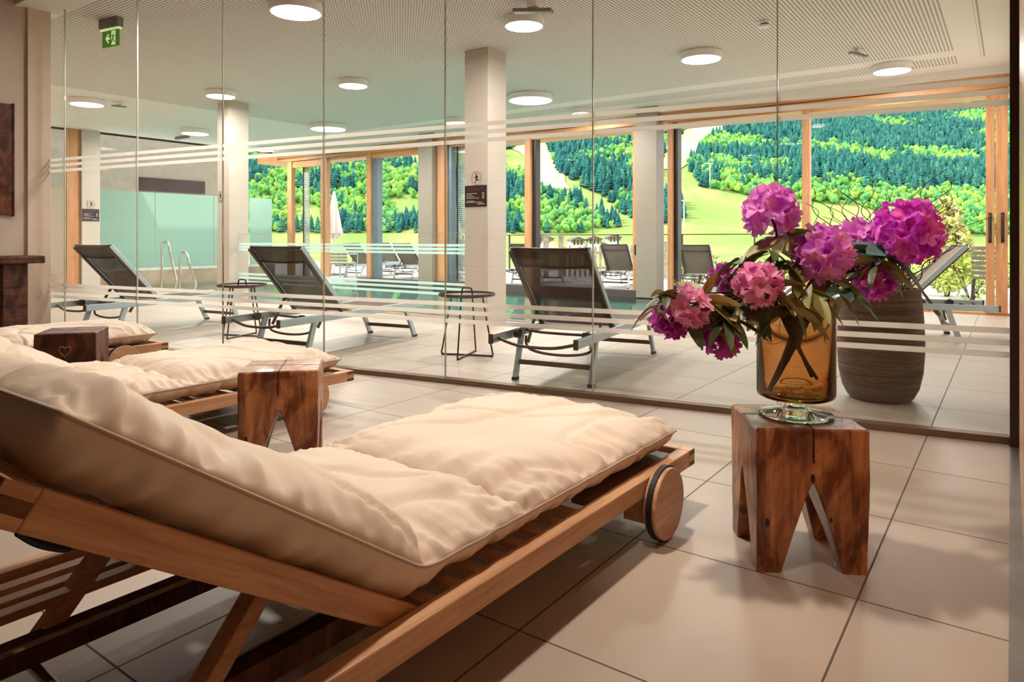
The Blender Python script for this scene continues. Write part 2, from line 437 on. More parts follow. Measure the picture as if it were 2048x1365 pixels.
w2 = window(3, -4.83, 0.03, [(-4.69, -4.60, 0.07), (-2.55, -2.44, 0.0), (-0.27, -0.175, 0.0), (-0.165, -0.035, 0.0)],
            [(-4.53, -2.55, 2.93), (-2.44, -0.27, 2.89)], 'right wood-framed window overlooking the forested slope')
cx = (-4.83 + 0.03) / 2
for hx, hn, xx in ((-0.225, 'door_handle', 0), (-0.09, 'door_handle', 0)):
    mb = MB().tube(smooth_path([(hx - cx, -0.065, 0.98), (hx - cx, -0.115, 1.02), (hx - cx, -0.12, 1.15), (hx - cx, -0.115, 1.29), (hx - cx, -0.065, 1.32)], 5), 0.014, 8)
    mb.box(hx - cx - 0.018, hx - cx + 0.018, -0.066, -0.058, 0.95, 1.34).build(hn, M['darkmetal'], w2, smooth=False)
cx1 = (-9.90 - 5.21) / 2
MB().box(-5.29 - cx1, -5.25 - cx1, -0.085, -0.06, 0.72, 0.90).build('door_handle', M['darkmetal'], w1, bevel=0.008)
cx0 = (-15.35 - 10.30) / 2
MB().box(-10.38 - cx0, -10.34 - cx0, -0.085, -0.06, 0.95, 1.12).build('door_handle', M['darkmetal'], w0, bevel=0.008)
# dark sill kerb between pool and glass, wood sill at the right
struct('trim_3', MB().box(-12.3, -4.83, 10.93, 11.14, -0.10, 0.11), plain('sill_stone', (0.07, 0.055, 0.05), 0.4), bevel=0.004)
struct('trim_4', MB().box(-4.83, 0.03, 11.0, 11.14, -0.02, 0.03), M['framex'])
struct('trim_5', MB().box(-15.5, -12.3, 10.93, 11.14, -0.10, 0.05), plain('pale_sill', (0.45, 0.52, 0.50), 0.4))
# exterior soffit
struct('ceiling_soffit', MB().box(-16.5, 1.0, 11.16, 12.2, 3.02, 3.3), M['framex']).name = 'trim_6'
# exterior louvre strips beside the openings
for q, (x, lab) in enumerate([(-14.55, 'slim grey slatted screen outside the left window'), (-9.42, 'slim grey slatted screen outside the middle window')]):
    mb = MB()
    for k in range(70): mb.box(-0.10, 0.10, 0, 0.03, 0.05 + k * 0.042, 0.05 + k * 0.042 + 0.03)
    r_ = thing('louvre_screen', (x, 11.25, 0), label=lab, cat='screen')
    mb.build('slat', plain('grey_louvre', (0.42, 0.45, 0.42), 0.6), r_)
    MB().box(-0.13, -0.10, -0.01, 0.04, 0, 3.02).build('guide_rail', M['darkmetal'], r_)

# far left end wall: glazing, frosted to 2.03 m --------------------
ew = thing('window_4', (-15.52, 8.9, 0), kind='structure', label='end wall glazing, frosted up to head height', cat='window')
yy = [6.72, 7.9, 9.3, 10.25, 10.92]
for a, b in zip(yy[:-1], yy[1:]):
    MB().box(-0.008, 0.008, a - 8.9 + 0.006, b - 8.9 - 0.006, 0.36, 3.2).build('glass_pane', M['winglass'], ew)
    MB().box(0.010, 0.013, a - 8.9 + 0.012, b - 8.9 - 0.012, 0.36, 2.03).build('frosted_film', M['frost'], ew)
MB().box(-0.02, 0.02, 6.7 - 8.9, 10.98 - 8.9, 3.20, CZ).build('top_channel', M['darkmetal'], ew)
MB().box(-0.10, 0.04, 6.7 - 8.9, 10.98 - 8.9, -0.1, 0.30).build('plinth', plain('stone_plinth', (0.36, 0.27, 0.19), 0.5, var=0.15, nscale=3), ew)
MB().box(-0.04, 0.045, 6.7 - 8.9, 10.98 - 8.9, 0.30, 0.36).build('plinth_cap', plain('pale_cap', (0.55, 0.58, 0.52), 0.4), ew)
# left part of that wall (left of the pale column): glazed too, over a low plinth
ew2 = thing('window_5', (-15.52, 4.4, 0), kind='structure', label='end wall glazing left of the pale column', cat='window')
MB().box(-0.008, 0.008, 2.6 - 4.4, 6.34 - 4.4, 0.3, 3.2).build('glass_pane', M['winglass'], ew2)
MB().box(0.010, 0.013, 2.6 - 4.4, 6.10 - 4.4, 0.3, 2.03).build('frosted_film', film('beige_frost_film', (0.62, 0.56, 0.46), 0.08, 0.5), ew2)
MB().box(-0.03, 0.05, 6.10 - 4.4, 6.34 - 4.4, 0, CZ).build('reflection_strip', M['frame'], ew2)  # solid strip standing in for the wall's reflection in the glass
MB().box(-0.02, 0.02, 2.6 - 4.4, 6.34 - 4.4, 3.20, CZ).build('top_channel', M['darkmetal'], ew2)
MB().box(-0.06, 0.03, 2.6 - 4.4, 6.34 - 4.4, 0, 0.3).build('plinth', plain('stone_plinth', (0.36, 0.27, 0.19), 0.5), ew2)
# neighbouring room behind it
struct('wall_neighbour', MB().box(-19.2, -19.0, 2.4, 11.6, 0, 5.2), plain('far_wall_render', (0.30, 0.265, 0.20), 0.8)).name = 'wall_far'
struct('ceiling', MB().box(-19.2, -15.62, 2.4, 6.9, CZ, CZ + 0.2), plain('neighbour_ceiling', (0.5, 0.44, 0.36), 0.8))
struct('window_6', MB().box(-18.99, -18.96, 9.2, 11.1, 2.30, 2.66), plain('dark_strip_window', (0.035, 0.018, 0.012), 0.25, spec=0.4))

# pool --------------------------------------------------------------
pb = MB()
pb.box(-15.5, -4.10, 6.95, 10.95, -1.45, -1.35)
pb.box(-15.6, -15.5, 6.95, 10.95, -1.4, -0.1)
pb.box(-4.12, -4.10, 6.95, 10.95, -1.4, -0.27)
pb.box(-15.5, -4.10, 6.93, 6.95, -1.4, -0.27)
pb.box(-15.5, -4.10, 10.95, 10.99, -1.4, -0.1)
struct('pool_basin', pb, M['pooltile'])
wt = MB().add([(-15.5, 6.95, -0.015), (-4.10, 6.95, -0.015), (-4.10, 10.95, -0.015), (-15.5, 10.95, -0.015)], [(0, 1, 2, 3)]).build('pool_water', M['water'])
tag(wt, 'still turquoise water of the indoor pool', 'water', kind='stuff')
# overflow grating
gm = tile_mat('overflow_grating', (0.055, 0.05, 0.05), (0.04, 0.038, 0.038), (0.30, 0.30, 0.28), (0.03, 10), 0, 5, 0.5, 0.004)
gr = MB().box(-15.5, -3.95, 6.80, 6.95, 0.0, 0.006); gr.box(-4.10, -3.95, 6.95, 10.9, 0.0, 0.006)
tag(gr.build('overflow_grating', gm), 'dark overflow grating along the pool edge', 'grating', kind='structure')

# inner balustrade glass between columns
bal = thing('glass_balustrade', (-7.77, 6.57, 0), label='low clear glass balustrade with pale stripes between two tiled columns', cat='balustrade')
MB().box(-2.47, 2.47, -0.006, 0.006, 0.02, 1.075).build('glass_pane', M['glass'], bal)
MB().box(-2.47, 2.47, -0.007, 0.007, 1.075, 1.079).build('top_edge', plain('green_glass_edge', (0.30, 0.50, 0.36), 0.2), bal)
MB().box(-2.47, 2.47, -0.02, 0.02, 0.0, 0.03).build('bottom_channel', M['steel'], bal)
for z in (0.919, 0.870, 0.823, 0.434, 0.373, 0.307):
    MB().box(-2.47, 2.47, -0.009, -0.0065, z - 0.016, z + 0.016).build('frosted_stripe', M['stripe2'], bal)

# ------------------------------------------------------------------ the big glass partition
pt = thing('window_7', PA, prz, kind='structure', label='full height frameless glass partition between lounge and pool hall', cat='window')
js = [0.0, 0.252, 1.331, 2.422, 3.512, 4.603, 5.688, 6.773, 7.84]
for a, b in zip(js[:-1], js[1:]):
    MB().box(a + 0.003, b - 0.003, -0.006, 0.006, 0.035, 3.32).build('glass_pane', M['glass'], pt)
    for z in (1.778, 1.723, 1.668, 0.550, 0.492, 0.432):
        MB().box(a + 0.004, b - 0.004, -0.0095, -0.007, z - 0.0145, z + 0.0145).build('frosted_stripe', M['stripe'], pt)
for a in js[1:-1]:
    MB().box(a - 0.0028, a + 0.0028, -0.007, 0.007, 0.035, 3.32).build('joint_seal', M['seal'], pt)
MB().box(0, 7.84, -0.035, 0.035, 0.0, 0.035).build('bottom_channel', M['channel'], pt, bevel=0.002)
MB().box(0, 7.84, -0.03, 0.03, 3.30, 3.335).build('top_channel', M['post'], pt)
struct('trim_7', MB().box(-0.006, 0.030, 4.10, 4.24, 0, 3.33), M['post'])
struct('trim_8', MB().box(-0.005, 0.031, 1.5, 4.08, 0.0, 0.006), plain('steel_floor_strip', (0.32, 0.31, 0.31), 0.3, 0.8))

# ------------------------------------------------------------------ ceiling lamps
def lamp(x, y, d, z=CZ, power=12.0, col=(1.0, 0.91, 0.83), label='', group='round lamps on the pool hall ceiling', near=False):
    r_ = thing('ceiling_lamp', (x, y, z), label=label, cat='lamp', group=group)
    k = d / 2
    MB().lathe([(k * 0.96, 0.0), (k * 0.96, -0.012), (k, -0.014), (k, -0.088), (k * 0.985, -0.092), (k * 0.93, -0.092)], 40).build('housing', M['lampwhite'], r_, smooth=False)
    MB().lathe([(0.0, -0.0935), (k * 0.5, -0.0935), (k * 0.93, -0.0935)], 40, closed=True).build('diffuser', M['lampglow'], r_)
    a = bpy.data.lights.new('lamp_light', 'AREA'); a.shape = 'DISK'; a.size = d * 0.9; a.energy = power * (d / 0.45) ** 2; a.color = col
    ao = bpy.data.objects.new('lamp_light', a); sc.collection.objects.link(ao); ao.location = (0, 0, -0.10); ao.parent = r_
    ao.visible_glossy = True
    return r_
LAMPS = [(-5.52, 4.147, .49, 'large round ceiling lamp at the top left, nearest the glass partition'),
 (-4.0, 5.76, .40, 'round ceiling lamp at the top centre, above the tiled column'),
 (-3.018, 8.066, .48, 'round ceiling lamp above the right half of the pool edge, beside the smoke detector'),
 (-1.243, 10.082, .45, 'round ceiling lamp nearest the right corner of the windows'),
 (-9.70, 5.93, .43, 'round ceiling lamp in front of the second tiled column'),
 (-7.52, 6.61, .41, 'round ceiling lamp midway between the two tiled columns'),
 (-12.02, 5.03, .50, 'round ceiling lamp at far left on the plain ceiling, beside a small bracket sensor'),
 (-6.07, 8.92, .70, 'extra wide round ceiling lamp just right of the nearest tiled column'),
 (-10.88, 8.93, .70, 'extra wide round ceiling lamp over the pool, left of the middle windows'),
 (-13.56, 7.72, .54, 'round ceiling lamp left of the second tiled column'),
 (-8.37, 9.87, .43, 'small distant ceiling lamp partly behind the nearest tiled column'),
 (-6.0, 10.38, .35, 'faint distant ceiling lamp by the middle window head'),
 (-14.80, 10.23, .44, 'farthest ceiling lamp, by the left window corner')]
for x, y, d, lab in LAMPS: lamp(x, y, d, label=lab, power=56.0)
# lounge downlights, recessed in the lounge ceiling above the picture
for x, y, p, ang, lab in [(-1.55, 1.95, 330, 98, 'recessed warm downlight over the nearest lounger'), (-4.1, 2.1, 170, 88, 'recessed warm downlight over the middle lounger'),
                     (-6.2, 1.9, 90, 100, 'recessed warm downlight over the farthest lounger'),
                     (-0.45, 1.15, 100, 40, 'added unseen downlight aimed at the flower bouquet')]:
    r_ = thing('downlight', (x, y, 3.33), label=lab, cat='lamp', group='lounge downlights')
    MB().lathe([(0.055, 0.0), (0.085, 0.0), (0.088, -0.006), (0.08, -0.012), (0.055, -0.004)], 32, closed=True).build('trim_ring', M['lampwhite'], r_)
    a = bpy.data.lights.new('downlight_beam', 'SPOT'); a.energy = p; a.color = (1.0, 0.84, 0.68); a.spot_size = R(ang); a.spot_blend = 0.6; a.shadow_soft_size = 0.09
    ao = bpy.data.objects.new('downlight_beam', a); sc.collection.objects.link(ao); ao.location = (0, 0, -0.02); ao.parent = r_
    if ang == 40: ao.rotation_euler = Vector((0.05, -1.2, 2.4)).to_track_quat('Z', 'Y').to_euler()   # added lamp, swivelled to brighten the flowers

# detectors, sensors
r_ = thing('smoke_detector', (-2.06, 7.30, CZ), label='small round white smoke detector on the perforated ceiling', cat='detector')
MB().lathe([(0.06, 0), (0.06, -0.02), (0.045, -0.03), (0.045, -0.04), (0.055, -0.042), (0.05, -0.062), (0.03, -0.07), (0.001, -0.072)], 24).build('housing', M['lampwhite'], r_)
MB().lathe([(0.047, -0.030), (0.048, -0.040)], 24, closed=True).build('sensor_slot', M['black'], r_)
for x, y, rz, s, lab in [(-1.46, 9.0, 0.9, 1.0, 'small grey bracket sensor under the ceiling between two right-hand lamps'), (-11.8, 5.42, 0.3, 1.1, 'small grey bracket sensor on the far left plain ceiling'), (-3.62, 5.36, 0.2, 1.6, 'dark ceiling bracket at the top edge above the nearest column')]:
    r_ = thing('bracket_sensor', (x, y, CZ), rz, label=lab, cat='sensor')
    MB().box(-0.03 * s, 0.03 * s, -0.03 * s, 0.03 * s, -0.05 * s, 0).build('mount', M['white'], r_, bevel=0.003)
    MB().bar((-0.12 * s, 0, -0.055 * s), (0.12 * s, 0, -0.085 * s), 0.05 * s, 0.022 * s).build('head', plain('grey_sensor', (0.22, 0.22, 0.19), 0.4), r_, bevel=0.003)
r_ = MB().box(-14.9, -14.4, 8.02, 8.08, 3.18, CZ).build('ceiling_rail', plain('grey_sensor', (0.2, 0.2, 0.2), 0.4)); tag(r_, 'short dark rail on the far ceiling left of the second column', 'rail')

# exit sign
ex = thing('exit_sign', (-7.43, 3.335, 3.24), prz, label='green illuminated exit sign with arrow and running figure', cat='sign')
MB().box(-0.15, 0.15, -0.035, 0.035, -0.10, 0).build('housing', plain('grey_housing', (0.22, 0.20, 0.18), 0.5), ex, bevel=0.006)
MB().box(-0.145, 0.145, -0.02, 0.02, -0.118, -0.10).build('light_strip', M['exitpale'], ex)
MB().box(-0.13, 0.13, -0.006, 0.006, -0.285, -0.118).build('sign_plate', M['exitgreen'], ex)
sx = lambda a, y=-0.0085: (lambda x, z, w: (x, y, z))
mb = MB()
def poly_xz(mb, pts, y0, y1): return mb.prism(pts, y0, y1, lambda x, z, y: (x, y, z))
poly_xz(mb, [(-0.075, -0.20), (-0.035, -0.155), (-0.018, -0.155), (-0.045, -0.19), (-0.005, -0.19), (-0.005, -0.212), (-0.045, -0.212), (-0.018, -0.247), (-0.035, -0.247)], -0.009, -0.0065)
fixn(mb.build('arrow', M['exitpale'], ex))
mb = MB(); poly_xz(mb, [(0.02, -0.27), (0.08, -0.27), (0.08, -0.13), (0.02, -0.13)], -0.009, -0.0065)
fixn(mb.build('door_symbol', M['exitpale'], ex))
mb = MB()
for p, q, w in [((0.052, -0.165), (0.045, -0.205), 0.016), ((0.045, -0.205), (0.062, -0.235), 0.010), ((0.045, -0.205), (0.030, -0.235), 0.010), ((0.030, -0.235), (0.022, -0.255), 0.009), ((0.062, -0.235), (0.078, -0.245), 0.009), ((0.052, -0.170), (0.034, -0.185), 0.008), ((0.054, -0.170), (0.070, -0.190), 0.008)]:
    mb.bar((p[0], -0.0105, p[1]), (q[0], -0.0105, q[1]), w, 0.003, (0, 1, 0))
mb.lathe([(0.001, 0), (0.008, 0.0), (0.008, 0.003), (0.001, 0.003)], 10, (0.055, -0.0115, -0.153))
mb.build('running_figure', M['exitgreen'], ex)

# pictogram plaques and price boards on columns
def plaque(loc, rz, lab):
    r_ = thing('pictogram_plaque', loc, rz, label=lab, cat='sign')
    MB().box(-0.073, 0.073, -0.006, 0, -0.083, 0.083).build('plate', plain('pale_plate', (0.55, 0.47, 0.40), 0.4), r_, bevel=0.002)
    ring = [(0.068 * math.cos(a), -0.0075, 0.078 * math.sin(a)) for a in [i * math.pi / 16 for i in range(33)]]
    MB().tube(ring, 0.0022, 6, False).build('ring', plain('red_ring', (0.30, 0.07, 0.05), 0.5), r_)
    mb = MB()
    for p, q, w in [((0.000, 0.030), (0.004, -0.008), 0.020), ((0.004, -0.008), (-0.012, -0.030), 0.012), ((-0.012, -0.030), (-0.014, -0.060), 0.010),
                    ((0.004, -0.008), (0.024, -0.026), 0.012), ((0.024, -0.026), (0.046, -0.020), 0.009),
                    ((0.000, 0.030), (-0.018, 0.012), 0.008), ((-0.018, 0.012), (-0.034, 0.006), 0.008), ((0.002, 0.030), (0.022, 0.022), 0.008), ((0.022, 0.022), (0.026, 0.004), 0.008)]:
        mb.bar((p[0], -0.008, p[1]), (q[0], -0.008, q[1]), w, 0.003, (0, 1, 0))
    mb.lathe([(0.001, 0), (0.010, 0), (0.010, 0.003), (0.001, 0.003)], 12, (0, 0, 0))
    o = mb.build('running_figure', M['black'], r_)
    hv = o.data.vertices; n = len(hv)
    for i in range(n - 48, n):
        c = hv[i].co; hv[i].co = (c.x - 0.002, -0.0085 + c.z, c.y + 0.048)
    return r_
def board(loc, rz, lab, w=0.325, h=0.25):
    r_ = thing('price_board', loc, rz, label=lab, cat='sign')
    MB().box(-w / 2, w / 2, -0.008, 0, -h / 2, h / 2).build('panel', plain('dark_board', (0.028, 0.010, 0.010), 0.35), r_, bevel=0.002)
    rr = random.Random(3); mb = MB()
    def words(z, x0, x1, hh, mat_=None):
        x = x0; mb = MB()
        while x < x1:
            ww = rr.uniform(0.008, 0.022); mb.box(x, min(x + ww, x1), -0.0095, -0.008, z, z + hh); x += ww + 0.004
        mb.build('text_line', mat_ or plain('white_lettering', (0.75, 0.68, 0.62), 0.5), r_)
    for z, x1 in [(0.028, 0.02), (0.010, -0.05), (-0.008, -0.02), (-0.026, 0.05), (-0.062, -0.02), (-0.076, 0.11)]: words(z, -0.135, x1, 0.0048)
    for z in (0.030, 0.010, -0.010, -0.028): words(z, 0.102, 0.132, 0.007)
    words(-0.098, 0.035, 0.135, 0.0075)
    dim = plain('dim_lettering', (0.16, 0.07, 0.06), 0.5)
    words(0.092, -0.13, 0.13, 0.004, dim); words(0.068, -0.13, 0.07, 0.004, dim)
    return r_
plaque((-5.115, 6.388, 1.715), 0, 'running man pictogram plaque on the nearest tiled column')
board((-5.128, 6.388, 1.505), 0, 'dark price board on the nearest tiled column')
plaque((-15.395, 6.52, 1.715), R(90), 'running man pictogram plaque on the pale far left column')
board((-15.395, 6.515, 1.49), R(90), 'dark price board on the pale far left column')
plaque((-10.48, 6.405, 1.70), 0, 'running man pictogram plaque on the second tiled column')

# pool ladder rails
for x0, w, zt, lab in [(-12.99, 0.50, 0.944, 'taller polished steel pool handrail hoop at left'), (-12.34, 0.50, 0.755, 'lower polished steel pool handrail hoop, right of the taller one')]:
    r_ = thing('pool_handrail', (x0, 6.74, 0), label=lab, cat='handrail')
    pts = smooth_path([(0, 0, 0), (0, 0, zt * 0.5), (0.0, 0, zt - 0.16), (0.06, 0, zt - 0.03), (0.15, 0, zt), (0.25, 0, zt - 0.05), (0.30, 0, zt - 0.2), (0.40, 0.02, zt * 0.45), (0.47, 0.03, zt * 0.22), (0.43, 0.04, 0.10), (0.30, 0.05, 0.05), (0.22, 0.05, 0.0)], 6)
    MB().tube(pts, 0.021, 10).build('hoop', M['steel'], r_, smooth=True)
    MB().lathe([(0.045, 0), (0.045, 0.01), (0.022, 0.014)], 16, (0, 0, 0)).build('floor_flange', M['steel'], r_)

# ================================================================== WOODEN LOUNGERS
HINGE, BL, BA = -1.41, 0.90, R(33)
def wooden_lounger(loc, rz, label):
    r_ = thing('wooden_lounger', loc, rz, label=label, cat='lounger', group='wooden loungers in the lounge')
    W, zt, zb, L = 0.49, 0.217, 0.157, -2.36
    for s in (-1, 1):
        x0, x1 = sorted((s * W, s * (W - 0.048)))
        sr = MB().box(x0, x1, L, -0.05, zb, zt).build('side_rail', M['beech'], r_, bevel=0.004)
        # finger joint at the foot end
        MB().box(x0 + (0.0 if s < 0 else 0.0), x1, -0.05, 0.0, zb + 0.02, zb + 0.04).build('joint_finger', M['beech'], sr)
    for y0, y1 in ((-0.05, 0.0), (L - 0.05, L)):
        er = MB().box(-W + 0.048, W - 0.048, y0, y1, zb, zt).build('end_rail', M['beechx'], r_, bevel=0.003)
        for s in (-1, 1):
            a, b = sorted((s * W, s * (W - 0.048)))
            MB().box(a, b, y0, y1, zb, zb + 0.02).build('joint_finger', M['beechx'], er, bevel=0.0015)
            MB().box(a, b, y0, y1, zb + 0.04, zt).build('joint_finger', M['beechx'], er, bevel=0.0015)
            aa, bb = sorted((s * (W + 0.0006), s * (W - 0.002)))
            MB().box(aa, bb, y0 + 0.002, y1 - 0.002, zb + 0.003, zb + 0.018).build('end_grain', M['beechend'], er)
            MB().box(aa, bb, y0 + 0.002, y1 - 0.002, zb + 0.042, zt - 0.003).build('end_grain', M['beechend'], er)
    # cross slats of the seat
    y = -0.72
    while y > HINGE - 0.02:
        MB().box(-W + 0.048, W - 0.048, y - 0.042, y, 0.178, 0.196).build('seat_slat', M['beechx'], r_, bevel=0.002)
        y -= 0.088
    # long battens over the foot part
    for k in range(7):
        x = -0.395 + k * (0.79 / 6)
        MB().box(x - 0.042, x + 0.042, -0.66, -0.075, 0.182, 0.204).build('foot_batten', M['darkwood'], r_, bevel=0.003)
    # lengthwise slats on the far side of the base, and the lower runner
    for x in (-0.373, -0.306, -0.245):
        for s in (1,):
            MB().box(s * x - 0.018, s * x + 0.018, L, HINGE - 0.06, 0.195, 0.215).build('base_slat', M['beech'], r_, bevel=0.002)
    for s in (-1, 1):
        MB().box(s * 0.225 - 0.022, s * 0.225 + 0.022, L, HINGE + 0.02, 0.095, 0.150).build('track_runner', M['stooldark'], r_, bevel=0.002)
        mb = MB().bar((s * 0.197, L, 0.148), (s * 0.197, HINGE, 0.148), 0.008, 0.008); mb.build('track_rod', M['steel'], r_)
    # wheels
    for s in (-1, 1):
        wh = MB().tube([(s * (W + 0.004), -0.335, 0.121), (s * (W + 0.022), -0.335, 0.121)], 0.113, 48).build('wheel', M['beech'], r_, bevel=0.003)
        MB().tube([(s * (W + 0.016), -0.335, 0.121), (s * (W + 0.034), -0.335, 0.121)], 0.121, 48).build('tyre', M['black'], wh)
        MB().tube([(s * (W + 0.032), -0.335, 0.121), (s * (W + 0.050), -0.335, 0.121)], 0.116, 48).build('wheel_cover', M['beech'], wh, bevel=0.005)
        MB().box(min(s * 0.40, s * W), max(s * 0.40, s * W), -0.40, -0.27, 0.06, zb).build('wheel_bracket', M['beech'], r_, bevel=0.003)
    for s in (-1, 1):   # legs at the head end
        MB().box(min(s * 0.36, s * 0.44), max(s * 0.36, s * 0.44), L + 0.06, L + 0.12, 0, zb).build('leg', M['beech'], r_, bevel=0.003)
    # backrest
    ca, sa = math.cos(BA), math.sin(BA)
    BW = 0.432
    bk = bpy.data.objects.new('backrest', None); sc.collection.objects.link(bk); bk.parent = r_
    bk.location = (0, HINGE, 0.205); bk.rotation_euler = (-BA, 0, 0)
    for s in (-1, 1):
        a, b = sorted((s * BW, s * (BW - 0.045)))
        MB().box(a, b, -BL + 0.05, 0.0, -0.058, 0.0).build('backrest_rail', M['beech'], bk, bevel=0.004)
    MB().box(-BW + 0.045, BW - 0.045, -BL, -BL + 0.05, -0.058, 0.0).build('top_rail', M['beechx'], bk, bevel=0.003)
    for s in (-1, 1):
        a, b = sorted((s * BW, s * (BW - 0.045)))
        MB().box(a, b, -BL, -BL + 0.05, -0.020, 0.0).build('corner_finger', M['beech'], bk, bevel=0.0015)
        MB().box(a, b, -BL, -BL + 0.05, -0.058, -0.040).build('corner_finger', M['beech'], bk, bevel=0.0015)
        MB().box(a, b, -BL, -BL + 0.05, -0.040, -0.020).build('corner_finger', M['beechend'], bk, bevel=0.0015)
        aa, bb = sorted((s * (BW + 0.0006), s * (BW - 0.002)))
        MB().box(a + 0.001, b - 0.001, -BL - 0.0008, -BL + 0.001, -0.019, -0.002).build('end_grain', M['beechend'], bk)
    for k in range(6):
        yk = -0.10 - k * 0.14
        MB().box(-BW + 0.045, BW - 0.045, yk - 0.06, yk, -0.034, -0.016).build('backrest_slat', M['beechx'], bk, bevel=0.002)
    MB().tube(smooth_path([(BW - 0.03, -0.845, -0.055), (BW - 0.03, -0.83, -0.060), (BW - 0.03, -0.80, -0.066), (BW - 0.03, -0.765, -0.064), (BW - 0.03, -0.74, -0.056)], 5), [0.003] * 4 + [0.006] * 13 + [0.003] * 4, 8).build('tie_strap', M['black'], bk)
    # prop frame
    for s in (-1, 1):
        MB().bar((s * 0.275 + 0.02, -1.685, 0.352), (s * 0.275 + 0.02, -1.920, 0.085), 0.045, 0.036, (0, 1, 0)).build('prop_strut', M['beech'], r_, bevel=0.003)
    MB().tube([(-0.28, -1.912, 0.088), (0.32, -1.912, 0.088)], 0.012, 12).build('prop_rod', M['steel'], r_)
    MB().tube([(-0.39, -1.687, 0.352), (0.39, -1.687, 0.352)], 0.012, 12).build('hinge_rod', M['steel'], r_)
    return r_

